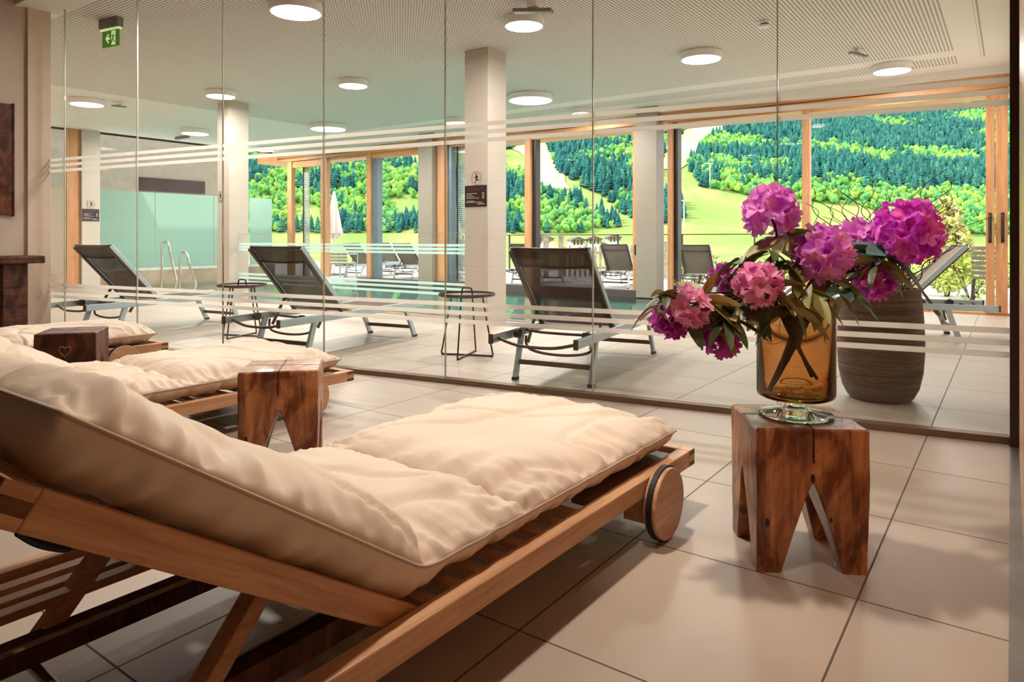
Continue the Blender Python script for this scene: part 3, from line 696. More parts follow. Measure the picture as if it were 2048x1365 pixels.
def mattress(loc, rz, label, seed):
    """three chambers: foot, seat, back, bent at the hinge; local frame of the lounger"""
    W = 0.44
    seams = [0.0, 0.95, 1.345, 2.20]
    yf = -0.055
    zb = 0.285
    NU, NS = 72, 300
    off = Vector((seed * 13.1, seed * 7.7, 0))
    th = R(34.3)
    sh = 1.345
    def path(s):
        # returns point (y,z) and normal (ny,nz)
        R0 = 0.05
        if s < sh - R0: return (yf - s, zb), (0.0, 1.0)
        if s > sh + R0:
            d = s - sh; return (yf - sh - d * math.cos(th), zb + d * math.sin(th)), (math.sin(th), math.cos(th))
        t_ = (s - (sh - R0)) / (2 * R0); a = th * t_
        # blend
        d = s - sh
        y = yf - sh - d * (1 if d < 0 else math.cos(th)); z = zb + (0 if d < 0 else d * math.sin(th))
        z += 0.25 * R0 * math.sin(th) * (1 - abs(d) / R0) ** 2
        return (y, z), (math.sin(a), math.cos(a))
    rows_t, rows_b, edge = [], [], [[], []]
    ss = []
    for i in range(len(seams) - 1):
        a, b = seams[i], seams[i + 1]; n = int(NS * (b - a) / 2.2)
        for k in range(n):
            t_ = k / n; t_ = 0.5 - 0.5 * math.cos(math.pi * t_) if True else t_
            ss.append((a + (b - a) * t_, i, t_))
    ss.append((seams[-1], 2, 1.0))
    us = [math.sin(math.pi / 2 * (-1 + 2 * j / NU)) for j in range(NU + 1)]
    for s, ci, t_ in ss:
        (py, pz), (ny, nz) = path(s)
        a, b = seams[ci], seams[ci + 1]
        ds = min(s - a, b - s)          # distance to the nearest seam
        end = (ci == 0 and s - a < b - s) or (ci == 2 and b - s < s - a)
        rt, rb = [], []
        for u in us:
            du = W * (1 - abs(u))
            # pucker of the outline
            wob = noise.noise(Vector((s * 16, seed + (3 if u > 0 else 9), 0))) * 0.006
            x = u * (W + wob) + (0.012 if u < 0 else 0.0) * abs(u)
            # rounded pillow corners at the ends
            if ci in (0, 2):
                de = (s - a) if ci == 0 else (b - s)
                pull = 0.022 * abs(u) ** 3 * 0
            fu = min(1.0, du / 0.24); fu = math.sqrt(max(0.0, 1 - (1 - fu) ** 2))
            lim = 0.14 if ci != 2 else 0.17
            fs_ = min(1.0, ds / lim); fs_ = math.sqrt(max(0.0, 1 - (1 - fs_) ** 2))
            floor_ = 0.0 if end else 0.14
            H = (0.074, 0.070, 0.116 - 0.044 * (s - 1.345) / 0.855)[ci]
            top = H * fu * (floor_ + (1 - floor_) * fs_)
            bot = (0.068 if ci < 2 else 0.085) * min(1, fu * 1.35) * (min(1, fs_ * 1.3) if end else 1.0)
            p = Vector((x, s, 0)) + off
            # gathers perpendicular to side piping
            g1 = math.exp(-du / 0.075) * min(1, du / 0.012) * 0.020 * noise.noise(Vector((s * 34, x * 5, seed * 3.0)))
            g1 += math.exp(-du / 0.14) * min(1, du / 0.03) * 0.022 * noise.noise(Vector((s * 15 + 2 * x, x * 3, seed * 5.0)))
            # gathers perpendicular to seams
            ee = min(1, ds / 0.02) if end else 1.0
            g1 *= ee
            g2 = math.exp(-ds / 0.07) * min(1, ds / 0.012) * 0.018 * noise.noise(Vector((x * 30, s * 5, seed * 2.0)))
            g2 += math.exp(-ds / 0.16) * min(1, ds / 0.03) * 0.026 * noise.noise(Vector((x * 11 + s * 3, s * 3, seed * 4.0)))
            g2 *= min(1, du / 0.02)
            big = 0.014 * noise.noise(p * 3.3) + 0.007 * noise.noise(Vector((p.x * 9, p.y * 4, 1.0)))
            ridg = abs(noise.noise(Vector((p.x * 4 + p.y * 2.0, p.y * 3.4, 4.4))))
            crease = -0.014 * math.exp(-(ridg / 0.06) ** 2)
            env = min(1, du / 0.05) * min(1, ds / 0.05)
            nv1 = noise.noise(Vector((s * 13 + 1.5 * x, x * 2.2, seed * 6.0))); nv2 = noise.noise(Vector((s * 27, x * 3.0, seed * 8.0)))
            cr = math.exp(-du / 0.11) * min(1, du / 0.02) * max(0, 1 - abs(nv1) / 0.13) * 0.012 + math.exp(-du / 0.05) * min(1, du / 0.015) * max(0, 1 - abs(nv2) / 0.16) * 0.007
            nv3 = noise.noise(Vector((x * 12 + 2 * s, s * 2.2, seed * 6.5)))
            cr += min(1, du / 0.02) * math.exp(-ds / 0.12) * min(1, ds / 0.025) * max(0, 1 - abs(nv3) / 0.13) * 0.012
            top -= cr * (min(1, ds / 0.02) if end else 1.0) * (1.0 if ci < 2 else 0.6)
            top = max(top, 0.0008 * min(1, du / 0.01))
            top = top + g1 + g2 + (big + crease) * env
            bw = math.exp(-du / 0.10) * min(1, du / 0.012) * 0.022 * noise.noise(Vector((s * 26, x * 4, seed * 9.0)))
            rt.append((x, py + ny * top, pz + nz * top))
            bb = -bot + bw * ee
            rb.append((x, py + ny * bb, pz + nz * bb))
        rows_t.append(rt); rows_b.append(rb)
        edge[0].append(rt[0]); edge[1].append(rt[-1])
    m = thing('mattress', loc, rz, label=label, cat='mattress', group='cream mattresses on the wooden loungers')
    mb = MB().grid(rows_t); mb.grid([list(reversed(r_)) for r_ in rows_b])
    o = mb.build('cover', M['cushion'], m, smooth=True)
    loop = edge[1][::2] + [edge[1][-1]] + [p for p in reversed(rows_t[-1][::3])] + list(reversed(edge[0][::2])) + [p for p in rows_t[0][::3]]
    lp = [loop[0]]
    for p in loop[1:]:
        if (Vector(p) - Vector(lp[-1])).length > 0.004: lp.append(p)
    MB().tube(lp, 0.0042, 6, False).build('piping', M['piping'], m, smooth=True)
    return m

LG = [((-1.452, 2.51, 0), 'wooden lounger in the foreground with a round wheel beside the flower stool', 'thick cream mattress on the nearest wooden lounger', 1),
      ((-3.662, 2.80, 0), 'wooden lounger in the middle, behind the orange brown block stool', 'cream mattress on the middle wooden lounger', 2),
      ((-5.665, 2.74, 0), 'farthest wooden lounger, behind the dark knotted block stool', 'cream mattress on the farthest wooden lounger by the console', 3)]
for loc, a, b, sd in LG:
    wooden_lounger(loc, -0.0105, a)
    mattress(loc, -0.0105, b, sd)

# ================================================================== BLOCK STOOLS
def block_stool(loc, rz, sx_, sy_, label, mat, seed, h=0.432):
    r_ = thing('block_stool', loc, rz, label=label, cat='stool', group='carved wooden block stools')
    hx, hy = sx_ / 2, sy_ / 2; zs = 0.268
    def wob(p, amp=0.006):
        v = Vector(p); q = v * 9 + Vector((seed * 5.1, seed, 0))
        d = noise.noise(Vector((q.x, q.y, q.z * 0.5))) * amp + noise.noise(q * 3.0) * amp * 0.25
        n_ = Vector((v.x, v.y, 0)); n_ = n_.normalized() if n_.length > 1e-4 else n_
        return v + n_ * d
    def ring(x0, x1, y0, y1, z, n=6, c=0.006):
        pts = []
        cs = [(x0, y0), (x1, y0), (x1, y1), (x0, y1)]
        for i in range(4):
            a, b = Vector(cs[i]), Vector(cs[(i + 1) % 4]); d = (b - a)
            L_ = d.length; d = d / L_
            for k in range(n):
                t_ = c + (L_ - 2 * c) * k / (n - 1); p = a + d * t_; pts.append((p.x, p.y, z))
        return pts
    # top block
    zs_l = [zs, zs + 0.03, zs + 0.06, zs + 0.10, zs + 0.14, h - 0.006, h]
    rows = []
    for z in zs_l:
        k = 0.006 if z == h else 0
        rows.append([wob(p) for p in ring(-hx + k, hx - k, -hy + k, hy - k, z, 9)])
    mb = MB().grid(rows, True); n = len(rows[0]); o_ = (len(rows) - 1) * n
    mb.f.append(tuple(range(o_, o_ + n))); mb.f.append(tuple(reversed(range(n))))
    mb.build('seat_block', mat, r_, smooth=False)
    # drying cracks
    MB().box(-0.0018, 0.0018, -hy - 0.004, hy + 0.003, h - 0.10, h + 0.0008).build('crack', M['crack'], r_)
    MB().bar((-hx - 0.001, 0.02, h), (0.0, 0.008, h), 0.0025, 0.0016).bar((0.0, 0.008, h), (hx, -0.015, h), 0.0022, 0.0016).build('crack', M['crack'], r_)
    for ix in (-1, 1):
        for iy in (-1, 1):
            rows = []
            for k in range(9):
                t_ = k / 8; z = (zs + 0.004) * (1 - t_)
                gap = 0.001 + 0.090 * (t_ ** 0.9); out = 0.003 * t_
                x0, x1 = sorted((ix * gap * sx_ / 0.33, ix * (hx - out))); y0, y1 = sorted((iy * gap * sy_ / 0.33, iy * (hy - out)))
                rows.append([wob(p, 0.0055) for p in ring(x0, x1, y0, y1, z, 6, 0.005)])
            rows.reverse()
            mb = MB().grid(rows, True); n = len(rows[0]); o_ = (len(rows) - 1) * n
            mb.f.append(tuple(range(o_, o_ + n))); mb.f.append(tuple(reversed(range(n))))
            mb.build('leg', mat, r_, smooth=False)
    return r_
block_stool((-0.56, 2.333, 0), R(31.5), 0.33, 0.315, 'brown block stool carrying the flower vase', M['stool'], 1)
block_stool((-2.655, 1.925, 0), R(47), 0.33, 0.30, 'orange brown block stool between the two nearest loungers', M['stool'], 2)
block_stool((-4.745, 1.905, 0), R(54), 0.325, 0.325, 'dark knotted block stool with a heart shaped knot, between the two far loungers', M['stooldark'], 3)
# heart-shaped knot of the dark stool: child of it
st3 = [o for o in bpy.data.objects if o.name.startswith('block_stool')][-1]
hp = []
for i in range(25):
    a = 2 * math.pi * i / 24
    hp.append((0.0019 * 16 * math.sin(a) ** 3 * 1.0 - 0.0, -0.168, 0.325 + 0.0022 * (13 * math.cos(a) - 5 * math.cos(2 * a) - 2 * math.cos(3 * a) - math.cos(4 * a))))
MB().tube(hp, 0.0045, 6, False).build('heart_knot', plain('knot_edge', (0.36, 0.12, 0.045), 0.5), st3, smooth=True)

# ================================================================== ALUMINIUM LOUNGERS
def alu_lounger(slm, high=True):
    r_ = thing('sun_lounger', (0, 0, 0))
    hz, ft = 0.345, M['alu']
    for s in (-1, 1):
        x = s * 0.305
        MB().box(x - 0.014, x + 0.014, -0.32, 1.66, 0.300, 0.360).build('side_rail', ft, r_, bevel=0.004)
        MB().box(x - 0.016, x + 0.016, -0.335, -0.318, 0.297, 0.363).build('end_cap', M['brown'], r_, bevel=0.004)
        MB().bar((s * 0.285, 0.0, 0.012), (s * 0.285, 0.10, 0.315), 0.028, 0.050, (0, 1, 0)).build('leg', ft, r_, bevel=0.004)
        MB().bar((s * 0.285, 1.545, 0.012), (s * 0.285, 1.38, 0.315), 0.028, 0.050, (0, 1, 0)).build('leg', ft, r_, bevel=0.004)
        for y in (0.0, 1.548): MB().box(s * 0.285 - 0.018, s * 0.285 + 0.018, y - 0.028, y + 0.028, 0, 0.022).build('foot_cap', M['black'], r_, bevel=0.004)
        # adjuster block and rack
        MB().tube([(s * 0.272, -0.02, 0.335), (s * 0.238, -0.02, 0.335)], 0.034, 14).build('adjuster', M['black'], r_)
        MB().bar((s * 0.262, 0.16, 0.245), (s * 0.262, 0.32, 0.49), 0.014, 0.026, (0, 1, 0)).build('support_arm', M['brown'], r_, bevel=0.002)
    MB().bar((-0.27, 0.035, 0.125), (0.27, 0.035, 0.125), 0.018, 0.034).build('stretcher', M['brown'], r_, bevel=0.003)
    MB().bar((-0.27, 1.515, 0.100), (0.27, 1.515, 0.100), 0.018, 0.034).build('stretcher', M['brown'], r_, bevel=0.003)
    MB().tube(smooth_path([(-0.29, -0.24, 0.325), (-0.22, -0.25, 0.305), (-0.10, -0.26, 0.285), (0.10, -0.26, 0.285), (0.22, -0.25, 0.305), (0.29, -0.24, 0.325)], 5), 0.011, 8).build('rear_bow', M['brown'], r_, smooth=True)
    MB().tube(smooth_path([(-0.262, 0.13, 0.30), (-0.258, 0.12, 0.245), (-0.21, 0.10, 0.205), (-0.08, 0.09, 0.185), (0.08, 0.09, 0.185), (0.21, 0.10, 0.205), (0.258, 0.12, 0.245), (0.262, 0.13, 0.30)], 5), 0.010, 8).build('lower_bow', M['brown'], r_, smooth=True)
    MB().tube(smooth_path([(-0.29, 0.20, 0.33), (-0.15, 0.20, 0.318), (0.15, 0.20, 0.318), (0.29, 0.20, 0.33)], 5), 0.010, 8).build('cross_tube', M['brown'], r_, smooth=True)
    MB().box(-0.29, 0.29, 1.63, 1.66, 0.305, 0.345).build('foot_rail', ft, r_, bevel=0.004)
    # seat sling
    rows = [[(-0.292 + 0.584 * i / 8, 0.47 + 1.17 * j / 10, 0.352 - 0.018 * (1 - (2 * i / 8 - 1) ** 2)) for i in range(9)] for j in range(11)]
    mb = MB().grid(rows); mb.grid([[(x, y, z - 0.003) for x, y, z in reversed(rw)] for rw in rows])
    mb.build('seat_sling', slm, r_, smooth=True)
    # backrest
    h0, h1 = Vector((0, 0.477, 0.360)), Vector((0, -0.06, 0.930))
    for s in (-1, 1):
        x = s * 0.29
        MB().bar((x, h0.y, h0.z), (x, h1.y, h1.z), 0.024, 0.044, (0, 1, 0.9)).build('backrest_rail', M['alu'], r_, bevel=0.004)
        MB().bar((x * 0.965, h0.y - 0.022, h0.z - 0.02), (x * 0.965, h1.y - 0.022, h1.z - 0.02), 0.036, 0.012, (0, 1, 0.9)).build('backrest_edge', M['brown'], r_, bevel=0.002)
    MB().tube(smooth_path([(-0.285, h1.y, h1.z), (-0.15, h1.y - 0.005, h1.z - 0.004), (0.15, h1.y - 0.005, h1.z - 0.004), (0.285, h1.y, h1.z)], 4), 0.013, 8).build('top_bar', M['brown'], r_, smooth=True)
    def bp_(t_, u, dz=0.0):
        p = h0.lerp(h1, t_); n_ = Vector((0, -0.73, -0.69)); sag = 0.028 * (1 - u * u) * math.sin(math.pi * min(1, max(0, t_)))
        q = p + n_ * (sag + dz); return (u * 0.275, q.y, q.z)
    rows = [[bp_(j / 10 * 0.985, -1 + 2 * i / 8) for i in range(9)] for j in range(11)]
    mb = MB().grid(rows); mb.grid([[(x, y - 0.002, z - 0.002) for x, y, z in reversed(rw)] for rw in rows])
    mb.build('backrest_sling', slm, r_, smooth=True)
    # head pocket sleeve
    rows = [[bp_(0.80 + 0.19 * j / 5, -1 + 2 * i / 8, 0.012 * math.sin(math.pi * j / 5) + 0.004) for i in range(9)] for j in range(6)]
    MB().grid(rows).build('head_sleeve', slm, r_, smooth=True)
    rows = [bp_(0.80, -1 + 2 * i / 12, 0.012) for i in range(13)]
    MB().tube(rows, 0.008, 6).build('sleeve_hem', M['brown'], r_, smooth=True)
    return r_
ARZ = R(8.8)
proto = alu_lounger(M['sling']); index_children()
A_SPOTS = [((-2.575, 4.05, 0), ARZ, 'brown mesh sun lounger nearest the flowers, rightmost in the front hall row'),
           ((-5.009, 3.61, 0), ARZ, 'brown mesh sun lounger in the middle of the hall row, between the two tray tables'),
           ((-7.60, 3.29, 0), ARZ, 'brown mesh sun lounger leftmost in the hall, before the pool handrails')]
for i, (loc, rz, lab) in enumerate(A_SPOTS):
    o = proto if i == 0 else copy_tree(proto)
    o.location = loc; o.rotation_euler = (0, 0, rz); tag(o, lab, 'lounger', 'mesh sun loungers facing the pool')
# towel clip on the middle lounger
mb = MB().tube([(-4.73, 4.05, 0.40), (-4.66, 4.06, 0.40)], 0.03, 12)
tag(mb.build('rolled_band', plain('orange_white_band', (0.70, 0.42, 0.30), 0.6)), 'small orange and white band on the rail of the middle mesh lounger', 'band')

side = alu_lounger(M['slingtan']); side.location = (-0.48, 8.31, 0); side.rotation_euler = (0, 0, R(104))
tag(side, 'sun lounger with tan back seen from the side behind the ribbed planter', 'lounger')

# outdoor loungers
outp = alu_lounger(M['slingout']); index_children()
TZ = -0.05
OUT = [(-4.95, 12.9, 'outdoor sun lounger behind the left flowers, right of the tiled pier'), (-6.82, 13.2, 'outdoor sun lounger in front of the picket fence'),
       (-9.0, 12.9, 'outdoor sun lounger just right of the nearest tiled column'), (-10.83, 12.8, 'outdoor sun lounger just left of the nearest tiled column'),
       (-12.97, 13.1, 'outdoor sun lounger left of the second window pier'), (-14.58, 12.8, 'outdoor sun lounger beside the closed white parasol'),
       (-15.3, 14.6, 'farthest outdoor sun lounger at the left, behind the others'), (-13.6, 15.0, 'outdoor sun lounger in the back row between the parasols')]
for i, (x, y, lab) in enumerate(OUT):
    o = outp if i == 0 else copy_tree(outp)
    o.location = (x, y, TZ); o.rotation_euler = (0, 0, R(9 + 3 * math.sin(i * 2.3))); tag(o, lab, 'lounger', 'sun loungers out on the terrace')

# ================================================================== TRAY TABLES
def tray_table(loc, label):
    r_ = thing('tray_table', loc, R(20), label=label, cat='side table', group='round tray tables between the mesh loungers')
    MB().lathe([(0.0, 0.512), (0.235, 0.512), (0.243, 0.518), (0.243, 0.538), (0.236, 0.538), (0.235, 0.522), (0.0, 0.520)], 40, closed=True).build('tray', plain('brown_tray', (0.085, 0.055, 0.045), 0.4), r_, smooth=False)
    MB().tube(smooth_path([(-0.05, 0, 0.520), (-0.042, 0, 0.565), (-0.028, 0, 0.58), (0.028, 0, 0.58), (0.042, 0, 0.565), (0.05, 0, 0.520)], 5), 0.007, 8).build('tray_handle', M['black'], r_, smooth=True)
    for k in range(4):
        a = k * math.pi / 2; c, s_ = math.cos(a), math.sin(a); b = a + 0.0
        pts = [(0.14 * c, 0.14 * s_, 0.51), (0.17 * c, 0.17 * s_, 0.35), (0.222 * c, 0.222 * s_, 0.07), (0.232 * c, 0.232 * s_, 0.022), (0.21 * c, 0.21 * s_, 0.009), (0.10 * c, 0.10 * s_, 0.009), (0, 0, 0.009)]
        MB().tube(smooth_path(pts, 5), 0.0075, 8).build('leg', M['brown'], r_, smooth=True)
        MB().lathe([(0.011, 0), (0.011, 0.012)], 10, (0.222 * c, 0.222 * s_, 0)).build('glide', M['black'], r_)
    MB().tube([(0.14 * math.cos(i * math.pi / 12), 0.14 * math.sin(i * math.pi / 12), 0.506) for i in range(25)], 0.006, 6, False).build('ring', M['brown'], r_)
    return r_
tray_table((-3.774, 4.58, 0), 'round brown tray table between the right and middle mesh loungers')
tray_table((-6.40, 4.15, 0), 'round brown tray table between the middle and left mesh loungers')

# ================================================================== PLANTER WITH TWIGS
pl = thing('ribbed_planter', (-0.668, 4.874, 0), label='tall brown ribbed planter beyond the glass, right of the vase', cat='planter')
def prad(z):
    pts = [(0, .165), (0.02, .185), (0.08, .215), (0.18, .236), (0.33, .246), (0.5, .240), (0.62, .230), (0.69, .222)]
    for (z0, r0), (z1, r1) in zip(pts, pts[1:]):
        if z <= z1: return r0 + (r1 - r0) * (z - z0) / (z1 - z0)
    return pts[-1][1]
prof = []
nz = 276
for i in range(nz + 1):
    z = 0.69 * i / nz; prof.append((prad(z) + 0.0018 * math.cos(2 * math.pi * i / 4.0), z))
prof += [(0.214, 0.694), (0.208, 0.69), (0.205, 0.60), (0.0, 0.60)]
t = NT('ribbed_terracotta'); v = t.coord('Object', (1, 1, 25)); n = t.noise(v, 3.0, 4, 0.6)
c = t.ramp(n, [(0.3, (0.085, 0.052, 0.036)), (0.7, (0.23, 0.155, 0.11))]); t.bsdf(c, 0.75, 0, 0.3); M['planter'] = t.m
MB().lathe(prof, 56).build('pot', M['planter'], pl, smooth=False)
MB().lathe([(0.0, 0.612), (0.20, 0.612)], 24, closed=True).build('soil', plain('dark_soil', (0.03, 0.018, 0.012), 0.9), pl)
r2 = random.Random(5)
tw = thing('curly_willow_twigs', (-0.668, 4.874, 0.61), label='bare curly willow twigs standing in the ribbed planter', cat='twigs')
for k in range(46):
    a = r2.uniform(0, 2 * math.pi); rr = r2.uniform(0, 0.15); h_ = r2.uniform(0.40, 0.78); sp = r2.uniform(0.05, 0.42)
    p0 = Vector((rr * math.cos(a), rr * math.sin(a), 0)); pts = [p0]
    n_ = 14
    ph = r2.uniform(0, 6.28); ph2 = r2.uniform(0, 6.28)
    for i in range(1, n_):
        t_ = i / (n_ - 1); w_ = 0.010 + 0.045 * t_
        pts.append(p0 + Vector((math.cos(a) * sp * t_ ** 1.4 + w_ * math.sin(ph + i * 1.25), math.sin(a) * sp * t_ ** 1.4 + w_ * math.cos(ph2 + i * 1.4), h_ * t_)))
    sm_ = smooth_path(pts, 3)
    MB().tube(sm_, [0.0052 * (1 - 0.65 * i / len(sm_)) for i in range(len(sm_))], 5).build('twig', plain('twig_bark', (0.05, 0.03, 0.022), 0.7), tw, smooth=True)

# ================================================================== VASE
VX, VY = -0.561, 2.335
vs_ = thing('glass_vase', (VX, VY, 0.434), label='amber glass cylinder vase on a clear foot, on the right block stool', cat='vase')
M['clearfoot'] = thick_glass('clear_foot_glass', (0.96, 0.975, 0.965))
M['amber'] = thick_glass('amber_glass', (0.94, 0.83, 0.66))
M['amberwater'] = glass('amber_water', (0.96, 0.84, 0.72), 0.3, 0.0, (1, 0.9, 0.7), 1.2)
MB().lathe([(0.0, 0.002), (0.110, 0.002), (0.114, 0.004), (0.112, 0.007), (0.07, 0.014), (0.045, 0.022), (0.034, 0.028), (0.033, 0.050), (0.0, 0.052)], 48).build('foot', M['clearfoot'], vs_, smooth=True)
MB().tube([(0.034 * math.cos(i * math.pi / 16), 0.034 * math.sin(i * math.pi / 16), 0.026) for i in range(33)], 0.0035, 8, False).build('foot_ring', M['clearfoot'], vs_, smooth=True)
MB().lathe([(0.0, 0.054), (0.06, 0.054), (0.10, 0.058), (0.1165, 0.066), (0.119, 0.078), (0.119, 0.375), (0.1185, 0.378), (0.115, 0.378), (0.1145, 0.374), (0.1145, 0.082), (0.10, 0.070), (0.0, 0.068)], 64, closed=True).build('cylinder', M['amber'], vs_, smooth=True)
MB().lathe([(0.0, 0.0725), (0.10, 0.0745), (0.1135, 0.084), (0.1135, 0.258), (0.0, 0.256)], 48, closed=True).build('water', M['amberwater'], vs_, smooth=True)

# ================================================================== RHODODENDRONS
def leafm(name, c1, c2):
    t = NT(name); v = t.coord('Object'); n = t.noise(v, 14, 3)
    g_ = t.n('ShaderNodeNewGeometry')
    front = t.ramp(n, [(0.3, c1), (0.7, tuple(q * 1.5 for q in c1))]); back = t.ramp(n, [(0.3, c2), (0.7, tuple(q * 1.25 for q in c2))])
    c = t.mix(g_.outputs['Backfacing'], front, back)
    t.bsdf(c, 0.42, 0, 0.5); return t.m
M['leafdark'] = leafm('dark_leaf', (0.065, 0.095, 0.045), (0.36, 0.29, 0.12))
M['leafolive'] = leafm('olive_leaf', (0.23, 0.23, 0.08), (0.55, 0.44, 0.18))
M['leafteal'] = leafm('bluish_leaf', (0.08, 0.20, 0.17), (0.18, 0.24, 0.15))
M['stem'] = plain('stem_bark', (0.055, 0.026, 0.018), 0.7, var=0.2, nscale=30)
def petalm(name, a, b, c_):
    t = NT(name); v = t.coord('Object'); n = t.noise(v, 22, 3, 0.6)
    c = t.ramp(n, [(0.30, a), (0.5, b), (0.72, c_)])
    df = t.n('ShaderNodeBsdfPrincipled'); t.l(c, df.inputs['Base Color']); df.inputs['Roughness'].default_value = 0.55
    tl = t.n('ShaderNodeBsdfTranslucent'); t.l(c, tl.inputs[0])
    mx = t.n('ShaderNodeMixShader'); mx.inputs[0].default_value = 0.40; t.l(df.outputs[0], mx.inputs[1]); t.l(tl.outputs[0], mx.inputs[2]); t.l(mx.outputs[0], t.out.inputs[0])
    return t.m
M['purple'] = petalm('purple_petal', (0.62, 0.05, 0.78), (0.86, 0.13, 0.84), (1.0, 0.32, 0.66))
M['pink'] = petalm('pink_petal', (0.88, 0.20, 0.66), (0.98, 0.42, 0.72), (1.0, 0.64, 0.74))
M['rose'] = petalm('dusky_rose_petal', (0.38, 0.03, 0.34), (0.60, 0.08, 0.50), (0.82, 0.20, 0.58))
M['lilac'] = petalm('lilac_petal', (0.74, 0.16, 0.90), (0.93, 0.34, 0.90), (1.0, 0.55, 0.68))

def floret(mb, base, d, size, rg):
    d = Vector(d).normalized(); x = d.orthogonal().normalized(); y = d.cross(x)
    tw_ = rg.uniform(0, 6.28); open_ = rg.uniform(0.65, 1.05)
    for k in range(5):
        a = tw_ + k * 2 * math.pi / 5 + rg.uniform(-0.1, 0.1); rad = x * math.cos(a) + y * math.sin(a); tan = d.cross(rad)
        rows = []
        for i in range(5):
            t_ = i / 4; ang = open_ * (0.25 + 1.05 * t_)
            c_ = base + (d * math.cos(ang * 0.75) + rad * math.sin(ang)) * size * t_ * 1.15 + d * size * 0.10
            w_ = size * (0.10 + 0.62 * math.sin(math.pi * (0.10 + 0.72 * t_)))
            row = []
            for j in range(5):
                u = -1 + j / 2
                ruff = rg.uniform(-0.14, 0.14) * size * t_
                row.append(c_ + tan * u * w_ * 0.5 + d * (ruff - 0.18 * size * t_ * (1 - u * u) * 0.8) - rad * (0.15 * size * u * u * t_))
            rows.append(row)
        mb.grid(rows)
def flower_head(center, axis, rad, mat, n, seed, parent, size=0.036):
    rg = random.Random(seed); mb = MB(); axis = Vector(axis).normalized(); c = Vector(center)
    got = 0; i = 0
    while got < n and i < 900:
        i += 1
        z = 1 - 2 * (got + 0.5) / n; ph = got * 2.39996 + rg.uniform(-0.3, 0.3); z = max(-0.98, min(0.98, z + rg.uniform(-0.08, 0.08)))
        s_ = math.sqrt(1 - z * z); d = Vector((s_ * math.cos(ph), s_ * math.sin(ph), z)); got += 1
        if d.dot(axis) < -0.62: continue
        floret(mb, c + d * (rad - size * 0.95) * rg.uniform(0.75, 1.12), (d + Vector((rg.uniform(-.4, .4), rg.uniform(-.4, .4), rg.uniform(-.4, .4)))).normalized(), size * rg.uniform(0.85, 1.12), rg)
    o = mb.build('flower_head', mat, parent, smooth=True)
    # a few anthers
    return o
def leaf(base, d, L_, W_, mat, parent, droop=0.25, rg=rnd, roll=None):
    base = Vector(base); d = Vector(d).normalized(); up = Vector((0, 0, 1)); s_ = d.cross(up)
    if s_.length < 0.05: s_ = Vector((1, 0, 0))
    s_.normalize(); n_ = s_.cross(d).normalized()
    q = rg.uniform(-0.9, 0.9) if roll is None else roll; s2 = s_ * math.cos(q) + n_ * math.sin(q); n2 = s2.cross(d).normalized()
    rows = []; N = 9
    for i in range(N):
        t_ = i / (N - 1); w_ = W_ * (max(0.0, math.sin(math.pi * min(1, 0.04 + 0.96 * t_) ** 0.85))) ** 0.58 if 0 < i < N - 1 else 0.001
        if i == 0: w_ = 0.003
        c_ = base + d * L_ * t_ - Vector((0, 0, 1)) * droop * L_ * t_ * t_
        rows.append([c_ + s2 * (w_ / 2 * u) + n2 * (abs(u) * w_ * 0.10) for u in (-1, -0.5, 0, 0.5, 1)])
    rows2 = [[p - n2 * 0.0006 for p in reversed(r_)] for r_ in rows]
    mb = MB().grid(rows)
    return mb.build('leaf', mat, parent, smooth=True)
V0 = Vector((VX, VY, 0))
FL = [ # centre, axis, radius, material, label, leaf material, leaf count
 ((-0.621, 2.264, 1.079), (-0.25, -0.1, 0.9), 0.088, 'lilac', 'topmost purple pink rhododendron bloom, standing alone above the vase', 'leafolive', 9, 34),
 ((-0.470, 2.275, 0.955), (0.1, -0.5, 0.8), 0.092, 'lilac', 'lilac rhododendron bloom in the centre, directly above the vase', 'leafolive', 9, 36),
 ((-0.265, 2.496, 1.018), (0.5, 0.1, 0.7), 0.102, 'purple', 'largest deep purple rhododendron bloom, at the far right', 'leafteal', 7, 42),
 ((-0.425, 2.600, 0.985), (0.0, 0.2, 0.9), 0.082, 'lilac', 'lilac rhododendron bloom behind, between the centre and the far right ones', 'leafdark', 5, 28),
 ((-0.609, 2.088, 0.867), (-0.2, -0.8, 0.2), 0.068, 'pink', 'light pink rhododendron bloom at front, left of the vase rim', 'leafdark', 6, 26),
 ((-0.786, 2.022, 0.795), (-0.3, -0.6, -0.2), 0.060, 'pink', 'pale pink rhododendron bloom at the lower left', 'leafolive', 6, 22),
 ((-0.866, 2.060, 0.745), (-0.6, -0.2, -0.5), 0.060, 'rose', 'dusky rose bloom at the far lower left tip', 'leafdark', 5, 22),
 ((-0.733, 2.122, 0.700), (-0.2, -0.3, -0.9), 0.066, 'rose', 'lowest drooping magenta bloom, left of the vase', 'leafolive', 6, 26),
 ((-0.357, 2.500, 0.868), (0.3, -0.1, -0.5), 0.062, 'purple', 'small purple bloom hanging under the large right one', 'leafdark', 5, 22),
 ((-0.775, 2.300, 0.870), (-0.6, 0.2, 0.4), 0.050, 'rose', 'small dark rose bloom half hidden among the left leaves', 'leafdark', 5, 16)]
